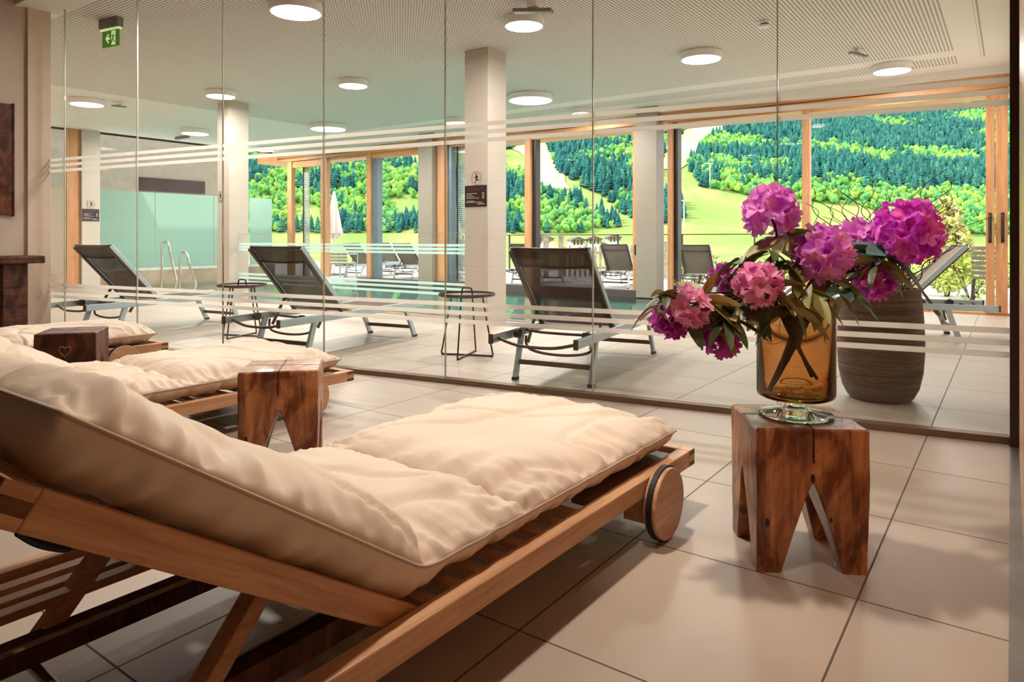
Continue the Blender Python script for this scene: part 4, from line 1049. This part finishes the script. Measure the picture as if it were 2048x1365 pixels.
for i, (c, ax, rad, mt, lab, lm, nl, nf) in enumerate(FL):
    rg = random.Random(50 + i)
    c = Vector(c); axv = Vector(ax).normalized()
    r_ = thing('rhododendron_branch', (VX, VY, 0.52), label=lab, cat='flower', group='rhododendron branches in the amber vase')
    O_ = Vector((VX, VY, 0.52)); cl = c - O_
    attach = cl - axv * rad * 0.75
    a0 = rg.uniform(0, 6.28)
    outd = Vector((c.x - VX, c.y - VY, 0)); od = outd.normalized() if outd.length > 0.02 else Vector((1, 0, 0))
    foot = -od * 0.090 + Vector((0.02 * math.cos(a0), 0.02 * math.sin(a0), 0.0))
    rim = od * min(0.085, outd.length * 0.6) + Vector((0, 0, 0.30))
    if i >= 4: foot = Vector((0.01 * math.cos(a0), 0.01 * math.sin(a0), 0.15 + 0.02 * (i % 3)))
    mid = foot.lerp(rim, 0.5) + Vector((0.012 * math.cos(a0 * 3), 0.012 * math.sin(a0 * 3), 0.01))
    kn = rim.lerp(attach, 0.5) + Vector((0, 0, 0.015 if attach.z < 0.3 else -0.01)) + Vector((rg.uniform(-.01, .01), rg.uniform(-.01, .01), 0))
    pts = smooth_path([foot, mid, rim, kn, attach, cl], 6)
    npt = len(pts)
    MB().tube(pts, [0.0072 * (1 - 0.5 * k / npt) * rg.uniform(0.85, 1.15) for k in range(npt)], 7).build('stem', M['stem'], r_, smooth=True)
    flower_head(cl, axv, rad, M[mt], int(nf * 0.8), 70 + i, r_, 0.047 if rad > 0.07 else 0.038)
    # whorl of leaves below the head
    xx = axv.orthogonal().normalized(); yy_ = axv.cross(xx)
    nl += 3
    for k in range(nl):
        a = 2 * math.pi * k / nl + rg.uniform(-0.35, 0.35)
        d = (xx * math.cos(a) + yy_ * math.sin(a)) * 1.0 - axv * rg.uniform(0.0, 0.6)
        L_ = rg.uniform(0.105, 0.165); mm = M[lm] if rg.random() < 0.7 else M[rg.choice(['leafdark', 'leafolive', 'leafdark'])]
        leaf(attach - axv * 0.01, d, L_, L_ * rg.uniform(0.32, 0.44), mm, r_, rg.uniform(0.05, 0.4), rg)
# leaf-only sprays
SP = [((-0.690, 2.180, 0.935), 8, 'leafdark', 'dark leaves between the topmost bloom and the light pink bloom', 0.12),
      ((-0.540, 2.180, 0.800), 7, 'leafdark', 'dark leaves drooping before the vase rim at its centre', 0.125),
      ((-0.340, 2.420, 0.930), 7, 'leafdark', 'round dark leaves just under the large purple bloom', 0.10),
      ((-0.700, 2.080, 0.770), 7, 'leafdark', 'dark leaves between the pale pink bloom and the lowest magenta bloom', 0.10),
      ((-0.550, 2.250, 0.930), 7, 'leafolive', 'olive leaves fanned out left of the central lilac bloom', 0.13),
      ((-0.851, 1.985, 0.835), 8, 'leafdark', 'dark leafy spray reaching out at the far left of the bouquet', 0.075),
      ((-0.900, 2.000, 0.790), 5, 'leafdark', 'thin dark leafy tip lowest left, above the dusky rose bloom', 0.075),
      ((-0.640, 2.150, 0.800), 8, 'leafdark', 'bunch of dark leaves over the left rim of the vase', 0.10),
      ((-0.740, 2.150, 0.815), 8, 'leafolive', 'bunch of tan backed leaves left of the light pink bloom', 0.105),
      ((-0.500, 2.225, 0.850), 8, 'leafolive', 'bunch of olive leaves hanging over the front rim of the vase', 0.12),
      ((-0.415, 2.290, 0.840), 5, 'leafteal', 'blue green leaves hanging at the right side of the vase', 0.11),
      ((-0.600, 2.200, 0.960), 7, 'leafdark', 'dark leaves under the topmost bloom', 0.12)]
for i, (c, n_, lm, lab, LL) in enumerate(SP):
    rg = random.Random(150 + i); O_ = Vector((VX, VY, 0.52)); cl = Vector(c) - O_
    r_ = thing('leafy_branch', O_, label=lab, cat='leaves', group='leafy sprays in the amber vase')
    outd = Vector((cl.x, cl.y, 0)); od = outd.normalized()
    a0 = rg.uniform(0, 6.28)
    pts = smooth_path([Vector((0.012 * math.cos(a0), 0.012 * math.sin(a0), 0.17)), Vector((0.02, 0.01, 0.22)), od * min(0.08, outd.length * 0.7) + Vector((0, 0, 0.30 if cl.z > 0.3 else 0.29)), cl], 6)
    MB().tube(pts, [0.0045 * (1 - 0.5 * k / len(pts)) for k in range(len(pts))], 6).build('stem', M['stem'], r_, smooth=True)
    for k in range(n_):
        a = 2 * math.pi * k / n_ + rg.uniform(-0.3, 0.3)
        d = Vector((math.cos(a), math.sin(a), rg.uniform(-0.7, 0.35))) + od * 0.35
        L_ = LL * rg.uniform(0.8, 1.15)
        leaf(cl - Vector((0, 0, 0.005 * (k % 3))), d, L_, L_ * rg.uniform(0.30, 0.42), M[lm], r_, rg.uniform(0.1, 0.7), rg)
# the single big leaf inside the vase
r_ = thing('leafy_branch', (VX, VY, 0.52), label='dark branch with leaves sunk inside the amber vase', cat='leaves', group='leafy sprays in the amber vase')
MB().tube(smooth_path([(-0.07, -0.02, -0.0), (-0.02, -0.01, 0.10), (0.015, -0.02, 0.16), (0.05, -0.03, 0.27)], 6), 0.0055, 7).build('stem', M['stem'], r_, smooth=True)
MB().tube(smooth_path([(0.06, 0.05, -0.0), (0.02, 0.02, 0.08), (-0.02, -0.02, 0.18), (-0.06, -0.02, 0.28)], 6), 0.0055, 7).build('stem', M['stem'], r_, smooth=True)
leaf((0.03, -0.03, 0.24), (-0.1, -0.05, -1), 0.13, 0.052, M['leafdark'], r_, 0.0, rnd, 0.2)
leaf((0.07, -0.05, 0.27), (0.25, 0.0, -1), 0.12, 0.045, M['leafteal'], r_, 0.0, rnd, 0.1)

# ================================================================== CONSOLE, PICTURE
cs = thing('console_table', (-7.52, 2.0, 0), label='dark rustic wooden console against the left wall', cat='table')
MB().box(-0.20, 0.18, -0.9, 0.715, 0.772, 0.842).build('table_top', M['console'], cs, bevel=0.012)
MB().box(-0.15, 0.10, 0.40, 0.60, 0.0, 0.772).build('leg', M['console'], cs, bevel=0.01)
MB().box(-0.15, 0.10, -0.8, -0.60, 0.0, 0.772).build('leg', M['console'], cs, bevel=0.01)
pc = thing('wall_picture', (-7.75, 2.15, 1.75), label='reddish brown wooden panel picture on the left wall', cat='picture')
MB().box(0.0, 0.035, -0.40, 0.425, -0.525, 0.53).build('panel', wood('red_panel_wood', (0.10, 0.025, 0.012), (0.24, 0.065, 0.025), 'z', 0.6, 0.4, 0.8, True), pc, bevel=0.004)
MB().box(0.0, 0.042, 0.425, 0.44, -0.535, 0.54).build('frame_edge', M['console'], pc)

# ================================================================== TERRACE
struct('terrace', MB().box(-30, 8, 11.14, 20.5, -0.35, TZ), M['terrace']).name = 'terrace_floor'
bpy.data.objects['terrace_floor']['kind'] = 'structure'
rl = thing('terrace_railing', (-6.0, 18.6, TZ), label='glass railing with thin dark top rail along the terrace edge', cat='railing')
MB().box(-9.5, 10.5, -0.008, 0.008, 0.08, 1.16).build('glass_pane', M['glass'], rl)
MB().box(-9.5, 10.5, -0.02, 0.02, 1.16, 1.185).build('top_rail', M['darkmetal'], rl)
for k in range(11): MB().box(-9.5 + 2 * k - 0.015, -9.5 + 2 * k + 0.015, -0.03, 0.03, 0, 1.17).build('post', M['darkmetal'], rl)
fn = thing('picket_fence', (-8.9, 16.2, TZ), R(28), label='weathered picket fence with two thick posts beyond the terrace loungers', cat='fence')
fw_ = plain('weathered_wood', (0.42, 0.36, 0.29), 0.8, var=0.2, nscale=12)
for k in range(19):
    x = -0.85 + k * 0.135; hh = 0.86 + 0.04 * math.sin(k * 2.1)
    mb = MB().prism([(x - 0.035, 0.05), (x + 0.035, 0.05), (x + 0.035, hh - 0.05), (x, hh), (x - 0.035, hh - 0.05)], -0.012, 0.012, lambda a, b, c: (a, c, b)); fixn(mb.build('picket', fw_, fn))
for x in (-1.35, -0.95, 1.75):
    MB().box(x - 0.07, x + 0.07, -0.07, 0.07, 0, 1.10 if x < 0 else 0.95).build('post', fw_, fn, bevel=0.01)
    MB().box(x - 0.085, x + 0.085, -0.085, 0.085, 1.10 if x < 0 else 0.95, 1.14 if x < 0 else 0.98).build('post_cap', fw_, fn, bevel=0.01)
for z in (0.25, 0.65): MB().box(-1.35, 1.75, 0.012, 0.04, z, z + 0.06).build('cross_rail', fw_, fn)

def parasol(loc, h, r0, label):
    r_ = thing('closed_parasol', loc, label=label, cat='parasol', group='closed white parasols on the terrace')
    MB().tube([(0, 0, 0), (0, 0, h - 0.05)], 0.022, 12).build('pole', M['white'], r_)
    MB().lathe([(0.30, 0), (0.30, 0.05), (0.05, 0.07)], 24).build('base', M['greyalu'], r_)
    rows = []
    for i in range(16):
        t_ = i / 15; z = h - (h - 1.13) * t_; rr = 0.03 + (r0 - 0.03) * t_ ** 0.9
        rows.append([(rr * (1 + 0.28 * math.cos(8 * a) * t_) * math.cos(a), rr * (1 + 0.28 * math.cos(8 * a) * t_) * math.sin(a), z + (0.10 * math.cos(8 * a) if i == 15 else 0)) for a in [2 * math.pi * k / 64 for k in range(64)]])
    MB().grid(rows, True).build('canopy', plain('white_canopy', (0.85, 0.78, 0.74), 0.8, var=0.03), r_, smooth=True)
    MB().tube([(0.09 * math.cos(k * math.pi / 8), 0.09 * math.sin(k * math.pi / 8), 1.45) for k in range(17)], 0.012, 6, False).build('tie_band', M['white'], r_)
    return r_
parasol((-15.86, 13.23, TZ), 2.42, 0.21, 'closed white parasol seen through the left window')
parasol((-12.12, 14.07, TZ), 2.40, 0.23, 'closed white parasol left of the nearest tiled column')
# garden chair in wicker by the left window, and dark chair right
def chair(loc, rz, label, mat, frame):
    r_ = thing('garden_chair', loc, rz, label=label, cat='chair')
    MB().box(-0.24, 0.24, -0.24, 0.24, 0.40, 0.44).build('seat', mat, r_, bevel=0.01)
    mb = MB()
    for k in range(6): mb.box(-0.24, 0.24, 0.22 + 0.01 * k, 0.25 + 0.01 * k, 0.47 + k * 0.08, 0.53 + k * 0.08)
    mb.build('backrest', mat, r_, bevel=0.005)
    for sx_ in (-1, 1):
        for sy_ in (-1, 1): MB().bar((sx_ * 0.22, sy_ * 0.22, 0.40), (sx_ * 0.25, sy_ * 0.26, 0), 0.03, 0.03, (0, 1, 0)).build('leg', frame, r_)
        MB().tube(smooth_path([(sx_ * 0.26, 0.24, 0.66), (sx_ * 0.28, 0, 0.66), (sx_ * 0.28, -0.22, 0.64), (sx_ * 0.26, -0.25, 0.42)], 5), 0.014, 8).build('armrest', frame, r_)
    return r_
chair((-13.9, 11.9, TZ), R(200), 'slatted grey garden chair outside the left window', plain('grey_slat', (0.32, 0.30, 0.27), 0.6), M['alu'])
chair((-0.18, 13.6, TZ), R(150), 'dark framed garden chair outside the right window', M['slingout'], M['darkmetal'])

# shrubs built from leaf quads
def shrub(loc, rx, ry, h, n, cols, label, seed, lsize=0.05, name='shrub', shape='ball', cat='shrub', stems=6):
    rg = random.Random(seed); r_ = thing(name, loc, label=label, cat=cat)
    npg = max(1, len(cols))
    mbs = [MB() for _ in cols]
    for i in range(n):
        while True:
            p = Vector((rg.uniform(-1, 1), rg.uniform(-1, 1), rg.uniform(-1, 1)))
            if p.length < 1 and p.length > 0.35: break
        if shape == 'cone': k = (1 - (p.z + 1) / 2 * 0.75); p.x *= k; p.y *= k
        c = Vector((p.x * rx, p.y * ry, h * (0.52 + 0.48 * p.z)))
        c += Vector((noise.noise(c * 4 + Vector((seed, 0, 0))), noise.noise(c * 4 + Vector((0, seed, 0))), noise.noise(c * 4))) * 0.12
        c.z = max(0.02, c.z)
        d = Vector((rg.uniform(-1, 1), rg.uniform(-1, 1), rg.uniform(-0.6, 1))).normalized(); s_ = d.orthogonal().normalized(); s_ = (s_ + d.cross(s_) * rg.uniform(-1, 1)).normalized()
        L_ = lsize * rg.uniform(0.7, 1.3)
        mbs[int(rg.random() ** 1.4 * npg)].add([c - d * L_, c + s_ * L_ * 0.42, c + d * L_, c - s_ * L_ * 0.42], [(0, 1, 2, 3)])
    for k, (mb, col) in enumerate(zip(mbs, cols)): mb.build('foliage' if k == 0 else ('blossom' if k == len(cols) - 1 and len(cols) > 1 and 'flower' in label else 'foliage'), plain('foliage_%d_%d' % (seed, k), col, 0.6, var=0.25, nscale=5), r_)
    mb = MB()
    for k in range(stems):
        a = k * 2.4; mb.tube([(0.03 * math.cos(a), 0.03 * math.sin(a), 0), (rx * 0.4 * math.cos(a), ry * 0.4 * math.sin(a), h * 0.7)], 0.010, 5)
    mb.build('stem', M['stem'], r_)
    return r_
shrub((-0.95, 14.9, TZ), 0.62, 0.6, 1.85, 2200, [(0.85, 0.72, 0.40), (0.74, 0.70, 0.22), (0.50, 0.60, 0.12)], 'tall pale yellow leaved shrub outside the right window', 11, 0.075, shape='cone')
shrub((-0.55, 14.2, TZ), 0.7, 0.5, 0.9, 900, [(0.50, 0.60, 0.10), (0.30, 0.45, 0.06)], 'low yellow green shrub under the tall pale one', 12, 0.05)
shrub((-5.5, 14.4, TZ), 0.6, 0.5, 0.75, 900, [(0.20, 0.33, 0.08), (0.30, 0.45, 0.10), (0.75, 0.35, 0.45)], 'low shrub with pink flowers right of the tiled pier', 13, 0.04)
shrub((-4.2, 15.0, TZ), 0.8, 0.5, 0.7, 900, [(0.25, 0.45, 0.08), (0.45, 0.62, 0.12)], 'green shrub behind the outdoor lounger by the pier', 14, 0.045)
shrub((-2.9, 15.3, TZ), 0.8, 0.5, 0.95, 1000, [(0.50, 0.62, 0.10), (0.62, 0.68, 0.20)], 'light green shrub behind the flower bouquet', 15, 0.045)
shrub((-1.9, 14.9, TZ), 0.6, 0.5, 0.8, 800, [(0.35, 0.52, 0.10), (0.6, 0.66, 0.2)], 'yellowish shrub behind the ribbed planter', 16, 0.045)

# ================================================================== LANDSCAPE
# polar grid around the hall: k = direction (right/forward), d = forward distance, in the axes below
RT = Vector((0.8114, 0.5845, 0)); FW = Vector((-0.5845, 0.8114, 0))
def tz(k, d):
    z = -7.0
    if d > 470:
        q = d - 470; z += 0.36 * q * min(1.0, 0.35 + q / 260.0)
    z += 5.0 * noise.noise(Vector((k * 9, d / 160.0, 2.0))) * min(1, max(0, (d - 300) / 200.0)) * min(1.0, 0.4 + d / 900)
    return z
def W3(k, d, z): 
    p = RT * (k * d) + FW * d; return (p.x, p.y, z)
t = NT('meadow_grass')
v = t.coord('Object', (0.01, 0.01, 0.01)); n1 = t.noise(v, 1.6, 5, 0.55, 0.3); n2 = t.noise(v, 14.0, 4, 0.6)
c = t.ramp(n1, [(0.32, (0.17, 0.30, 0.07)), (0.50, (0.25, 0.37, 0.10)), (0.66, (0.38, 0.43, 0.16))])
c = t.mix(t.math('MULTIPLY', n2, 0.35), c, (0.34, 0.42, 0.13, 1))
t.bsdf(c, 0.9, 0, 0.1); M['grass'] = t.m
ds_ = [23, 30, 45, 70, 110, 160, 220, 300, 360, 400, 440] + list(range(470, 1700, 18))
ks = [-1.25 + 0.025 * i for i in range(90)]
mb = MB().grid([[W3(k, d, tz(k, d) if d > 60 else -7.0 + 6.5 * (60 - d) / 60 * 0.9) for k in ks] for d in ds_])
g_ = mb.build('hillside_meadow', M['grass'], smooth=True); tag(g_, 'green valley floor and meadow slope rising behind the village', 'hill', kind='structure')
# pale ski run
def ell(k, y): # direction and view height -> terrain distance
    pass
FOREST = [
 [(1560, 130), (1520, 200), (1503, 250), (1448, 262), (1402, 292), (1388, 330), (1440, 375), (1490, 392), (1600, 408), (1720, 412), (1800, 440), (1830, 470), (2300, 476), (2300, 100)],
 [(1375, 335), (1388, 316), (1408, 310), (1442, 340), (1464, 386), (1400, 374)],
 [(1325, 395), (1360, 403), (1368, 435), (1340, 452), (1318, 450)],
 [(1320, 120), (1520, 120), (1500, 222), (1440, 238), (1380, 250), (1346, 290), (1320, 280)],
 [(1093, 275), (1088, 200), (1330, 150), (1330, 300), (1290, 440), (1262, 437), (1240, 425), (1205, 400), (1160, 372), (1118, 345), (1102, 310)],
 [(1064, 378), (1110, 388), (1150, 398), (1178, 425), (1186, 455), (1170, 466), (1060, 470), (1000, 466), (1000, 345), (1040, 352), (1062, 365)],
 [(1188, 435), (1200, 428), (1245, 445), (1240, 458), (1190, 458)],
 [(1000, 200), (1075, 200), (1050, 290), (1010, 300), (1000, 298)],
]
PATCH = [[(585, 408), (645, 422), (645, 462), (585, 458)], [(765, 396), (850, 398), (850, 442), (800, 436)], [(795, 278), (850, 278), (850, 350), (812, 330)], [(880, 292), (938, 288), (938, 345), (880, 338)]]
def inside(poly, x, y):
    c_ = False; j = len(poly) - 1
    for i in range(len(poly)):
        xi, yi = poly[i]; xj, yj = poly[j]
        if (yi > y) != (yj > y) and x < (xj - xi) * (y - yi) / (yj - yi) + xi: c_ = not c_
        j = i
    return c_
def forest_at(k, d, z):
    x = 1024 + 1386 * k; y = 478 - 1386 * (z - 1) / d
    if x < 1000: return 150 < y < 466 and not any(inside(p, x, y) for p in PATCH)
    return any(inside(p, x, y) for p in FOREST)

def treemat(name, stops, rough=0.85):
    t = NT(name)
    g_ = t.n('ShaderNodeNewGeometry'); vm = t.n('ShaderNodeMapping'); vm.inputs['Scale'].default_value = (0.09, 0.09, 0.05); t.l(g_.outputs['Position'], vm.inputs[0])
    n = t.noise(vm.outputs[0], 1.0, 3, 0.7)
    oi = t.n('ShaderNodeObjectInfo'); f = t.math('ADD', t.math('MULTIPLY', n, 0.9), t.math('MULTIPLY', oi.outputs['Random'], 0.10))
    t.bsdf(t.ramp(f, stops), rough, 0, 0.1); return t.m
M['conifer'] = treemat('conifer_haze_teal', [(0.36, (0.014, 0.095, 0.100)), (0.50, (0.030, 0.155, 0.135)), (0.64, (0.075, 0.25, 0.14))])  # cyan haze of the distance put into the tree colour
M['decid'] = treemat('leafy_green', [(0.36, (0.06, 0.27, 0.12)), (0.50, (0.15, 0.38, 0.09)), (0.64, (0.34, 0.52, 0.09))])
rt_ = random.Random(21)
def conifer_geo(seed, tiers=6, seg=9):
    rg = random.Random(seed); vs, fs = [], []
    vs0 = 0
    for k in range(tiers):
        z0 = 0.10 + 0.80 * k / tiers; z1 = min(1.0, z0 + 0.34); r0 = 0.21 * (1 - k / tiers) ** 0.85 + 0.025
        b = len(vs); vs.append((0, 0, z1))
        for i in range(seg):
            a = 2 * math.pi * (i + 0.5 * (k % 2)) / seg; rr = r0 * rg.uniform(0.7, 1.2); vs.append((rr * math.cos(a), rr * math.sin(a), z0 + rg.uniform(-0.025, 0.02)))
        for i in range(seg): fs.append((b, b + 1 + i, b + 1 + (i + 1) % seg))
    return vs, fs
def decid_geo(seed):
    rg = random.Random(seed + 90); vs, fs = [], []
    for b in range(6):
        bm = bmesh.new(); bmesh.ops.create_icosphere(bm, subdivisions=1 if b else 2, radius=1.0)
        a = b * 2.4 + rg.uniform(0, 1); rr = 0.0 if b == 0 else rg.uniform(0.13, 0.22); zc = 0.5 if b == 0 else rg.uniform(0.30, 0.78); sc_ = 0.27 if b == 0 else rg.uniform(0.13, 0.20)
        o_ = len(vs)
        for v in bm.verts:
            p = v.co; q = 1 + 0.5 * noise.noise(p * 2.3 + Vector((seed * 3 + b, 0, 0)))
            vs.append((rr * math.cos(a) + p.x * sc_ * q, rr * math.sin(a) + p.y * sc_ * q, zc + p.z * sc_ * 1.45 * q))
        fs += [tuple(v.index + o_ for v in f.verts) for f in bm.faces]; bm.free()
    return vs, fs
CON = [conifer_geo(i) for i in range(4)]; DEC = [decid_geo(i) for i in range(4)]
def treemesh(name, geo, mat):
    me = bpy.data.meshes.new(name); me.from_pydata(geo[0], [], geo[1]); me.materials.append(mat); return me
trunkmat = plain('tree_trunk', (0.16, 0.11, 0.08), 0.9)
tr_me = bpy.data.meshes.new('trunk'); _m = MB().tube([(0, 0, -0.05), (0, 0, 0.45)], [0.018, 0.012], 6); tr_me.from_pydata(_m.v, [], _m.f); tr_me.materials.append(trunkmat)
CM = [treemesh('conifer_tree', g, M['conifer']) for g in CON]; DM = [treemesh('leafy_tree', g, M['decid']) for g in DEC]
pts = []
for _ in range(100000):
    k = rt_.uniform(-0.75, 0.78); d = math.sqrt(rt_.uniform(470 ** 2, 1500 ** 2)); z = tz(k, d)
    if forest_at(k, d, z): pts.append((k, d, z))
# thin with a coarse grid for even spacing
cell = {}
keep = []
for k, d, z in pts:
    p = W3(k, d, z); key = (int(p[0] // 4.6), int(p[1] // 4.6))
    if key in cell: continue
    cell[key] = 1; keep.append((k, d, z, p))
cons, decs = [], []
for k, d, z, p in keep:
    x = 1024 + 1386 * k; y = 478 - 1386 * (z - 1) / d
    bias = 0.20 if x > 1480 else 0.0
    if y > 385 and x > 1480: bias = -0.20
    if y > 390 and x < 1300: bias = -0.15
    if x < 1330 and x > 1080 and y < 330: bias = 0.05
    isc = noise.noise(Vector((p[0] / 60, p[1] / 60, 0.5))) + bias + rt_.uniform(-0.22, 0.22) > 0
    h_ = rt_.uniform(10, 17) if isc else rt_.uniform(7, 11)
    h_ *= min(1.0, 0.25 + d / 900.0)
    (cons if isc else decs).append((d, p, h_, rt_.uniform(0, 6.28), rt_.randrange(4), rt_.uniform(0.9, 1.25)))
cons.sort(key=lambda q: q[0] / q[2]); decs.sort(key=lambda q: q[0] / q[2])
def place(lst, meshes, name, label, group, cat, trunk):
    for q, (d, p, h_, a, i, w_) in enumerate(lst[:300]):
        o = bpy.data.objects.new(name, meshes[i]); sc.collection.objects.link(o)
        o.location = p; o.rotation_euler = (0, 0, a); o.scale = (h_ * w_, h_ * w_, h_)
        tag(o, label, cat, group)
def mass(lst, geos, name, label, mat, cat):
    V, F, off = [], [], 0
    for d, p, h_, a, i, w_ in lst:
        g = np.array(geos[i][0]); c, s_ = math.cos(a), math.sin(a)
        q = np.empty_like(g); q[:, 0] = (g[:, 0] * c - g[:, 1] * s_) * h_ * w_ + p[0]; q[:, 1] = (g[:, 0] * s_ + g[:, 1] * c) * h_ * w_ + p[1]; q[:, 2] = g[:, 2] * h_ + p[2]
        V.append(q); F.append(np.array(geos[i][1]) + off); off += len(g)
    V = np.concatenate(V); F = np.concatenate(F)
    me = bpy.data.meshes.new(name); me.vertices.add(len(V)); me.vertices.foreach_set('co', V.ravel())
    me.loops.add(F.size); me.loops.foreach_set('vertex_index', F.ravel().astype(np.int32))
    me.polygons.add(len(F)); me.polygons.foreach_set('loop_start', np.arange(0, F.size, 3, dtype=np.int32)); me.polygons.foreach_set('loop_total', np.full(len(F), 3, dtype=np.int32))
    me.update(); me.validate(); me.materials.append(mat)
    o = bpy.data.objects.new(name, me); sc.collection.objects.link(o); tag(o, label, cat, kind='stuff')
place(cons, CM, 'conifer_tree', 'dark conifer at the near edge of the hillside forest', 'conifers on the hillside', 'tree', 0)
place(decs, DM, 'leafy_tree', 'bright leafy tree at the foot of the hillside forest', 'leafy trees on the hillside', 'tree', 0)
if len(cons) > 300: mass(cons[300:], CON, 'conifer_forest', 'dense conifers covering the upper hillside', M['conifer'], 'forest')
if len(decs) > 300: mass(decs[300:], DEC, 'leafy_forest', 'light green leafy trees mixed through the upper forest', M['decid'], 'forest')
print('TREES', len(cons), len(decs))

# pale ski run surface: grass strip, its overexposed sunlight put into the colour
def run_strip(pix, name, label, col):
    rows = []
    for (x0, x1, y) in pix:
        row = []
        for j in range(7):
            k = (x0 + (x1 - x0) * j / 6 - 1024) / 1386
            lo, hi = 470.0, 1650.0
            for _ in range(30):
                m_ = (lo + hi) / 2
                if 478 - 1386 * (tz(k, m_) - 1) / m_ > y: lo = m_
                else: hi = m_
            row.append(W3(k, lo, tz(k, lo) + 0.9))
        rows.append(row)
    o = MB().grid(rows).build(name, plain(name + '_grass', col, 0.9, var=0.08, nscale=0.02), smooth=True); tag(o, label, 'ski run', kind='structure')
run_strip([(1325, 1500, 247), (1325, 1465, 258), (1325, 1430, 272), (1325, 1402, 288), (1325, 1392, 304), (1325, 1384, 322), (1325, 1360, 340)], 'ski_run', 'grass ski run with sun glare put into its pale colour, on the slope in the right window', (0.66, 0.66, 0.32))
run_strip([(1010, 1085, 278), (1010, 1092, 292), (1040, 1100, 306), (1064, 1108, 325), (1068, 1130, 345), (1070, 1130, 365), (1080, 1140, 380)], 'ski_run', 'grass ski run with sun glare put into its pale colour, in the middle window', (0.64, 0.68, 0.28))

# lift pylons
for x, y0, y1, lab in [(1420, 378, 326, 'tall thin ski lift pylon at the edge of the slope trees'), (1368, 458, 400, 'thin ski lift pylon low on the meadow'), (1388, 312, 286, 'small ski lift pylon high on the pale run')]:
    k = (x - 1024) / 1386; lo, hi = 470.0, 1500.0
    for _ in range(30):
        m_ = (lo + hi) / 2
        if 478 - 1386 * (tz(k, m_) - 1) / m_ > y0: lo = m_
        else: hi = m_
    h_ = (y0 - y1) / 1386 * lo
    r_ = thing('lift_pylon', W3(k, lo, tz(k, lo)), R(35), label=lab, cat='pylon')
    MB().tube([(0, 0, -1), (0, 0, h_)], 0.5, 8).build('mast', plain('pylon_steel', (0.6, 0.68, 0.68), 0.5), r_)
    MB().box(-3, 3, -0.4, 0.4, h_ - 1.0, h_ - 0.2).build('crossarm', plain('pylon_steel', (0.6, 0.68, 0.68), 0.5), r_)

# chalets
def chalet(x, y, w, label, rz, body):
    k = (x - 1024) / 1386; d = 400.0; z = 1 - (y - 478) / 1386 * d
    z0 = z; r_ = thing('chalet', W3(k, d, z0), rz, label=label, cat='house')
    W_, D_, H = w, w * 0.8, w * 0.42
    fixn(MB().prism([(-W_ / 2, -9), (W_ / 2, -9), (W_ / 2, H), (0, H + W_ * 0.20), (-W_ / 2, H)], -D_ / 2, D_ / 2, lambda a, b, c: (a, c, b)).build('wall', M['white'], r_))
    fixn(MB().prism([(-W_ / 2, H * 0.55), (W_ / 2, H * 0.55), (W_ / 2, H), (0, H + W_ * 0.20), (-W_ / 2, H)], -D_ / 2 - 0.15, D_ / 2 + 0.15, lambda a, b, c: (a, c, b)).build('timber_storey', plain('chalet_timber', body, 0.8), r_))
    for s in (-1, 1):
        fixn(MB().prism([(0, H + W_ * 0.24), (s * W_ * 0.62, H - W_ * 0.008), (s * W_ * 0.62, H - W_ * 0.04), (0, H + W_ * 0.20)], -D_ / 2 - 1.2, D_ / 2 + 1.2, lambda a, b, c: (a, c, b)).build('roof', plain('chalet_roof', (0.15, 0.14, 0.14), 0.7), r_))
    for q in range(3):
        for zz in (0.6, H * 0.62):
            MB().box(-W_ * 0.34 + q * W_ * 0.27, -W_ * 0.34 + q * W_ * 0.27 + W_ * 0.12, -D_ / 2 - 0.3, -D_ / 2 - 0.1, zz, zz + 1.3).build('window', M['darkmetal'], r_)
    MB().box(W_ * 0.18, W_ * 0.26, -0.5, 0.5, H, H + W_ * 0.28).build('chimney', M['white'], r_)
    MB().box(-W_ * 0.52, W_ * 0.52, -D_ / 2 - 1.0, -D_ / 2 - 0.1, H * 0.50, H * 0.58).build('balcony', plain('chalet_timber', body, 0.8), r_)
chalet(1091, 489, 8.5, 'white chalet left of the fence posts, leftmost in the middle window', 0.4, (0.30, 0.20, 0.13))
chalet(1152, 492, 8.0, 'white chalet behind the picket fence, second from left', 0.9, (0.62, 0.58, 0.52))
chalet(1187, 490, 8.0, 'white chalet in the middle of the village row', 0.7, (0.36, 0.25, 0.17))
chalet(1206, 499, 6.0, 'low white house in front of the village row', 0.2, (0.62, 0.58, 0.52))
chalet(1226, 486, 7.5, 'white chalet with dark gable, rightmost in the middle window', 0.75, (0.22, 0.13, 0.09))
chalet(917, 497, 9.0, 'white multi storey house left of the nearest column', 0.75, (0.70, 0.68, 0.64))
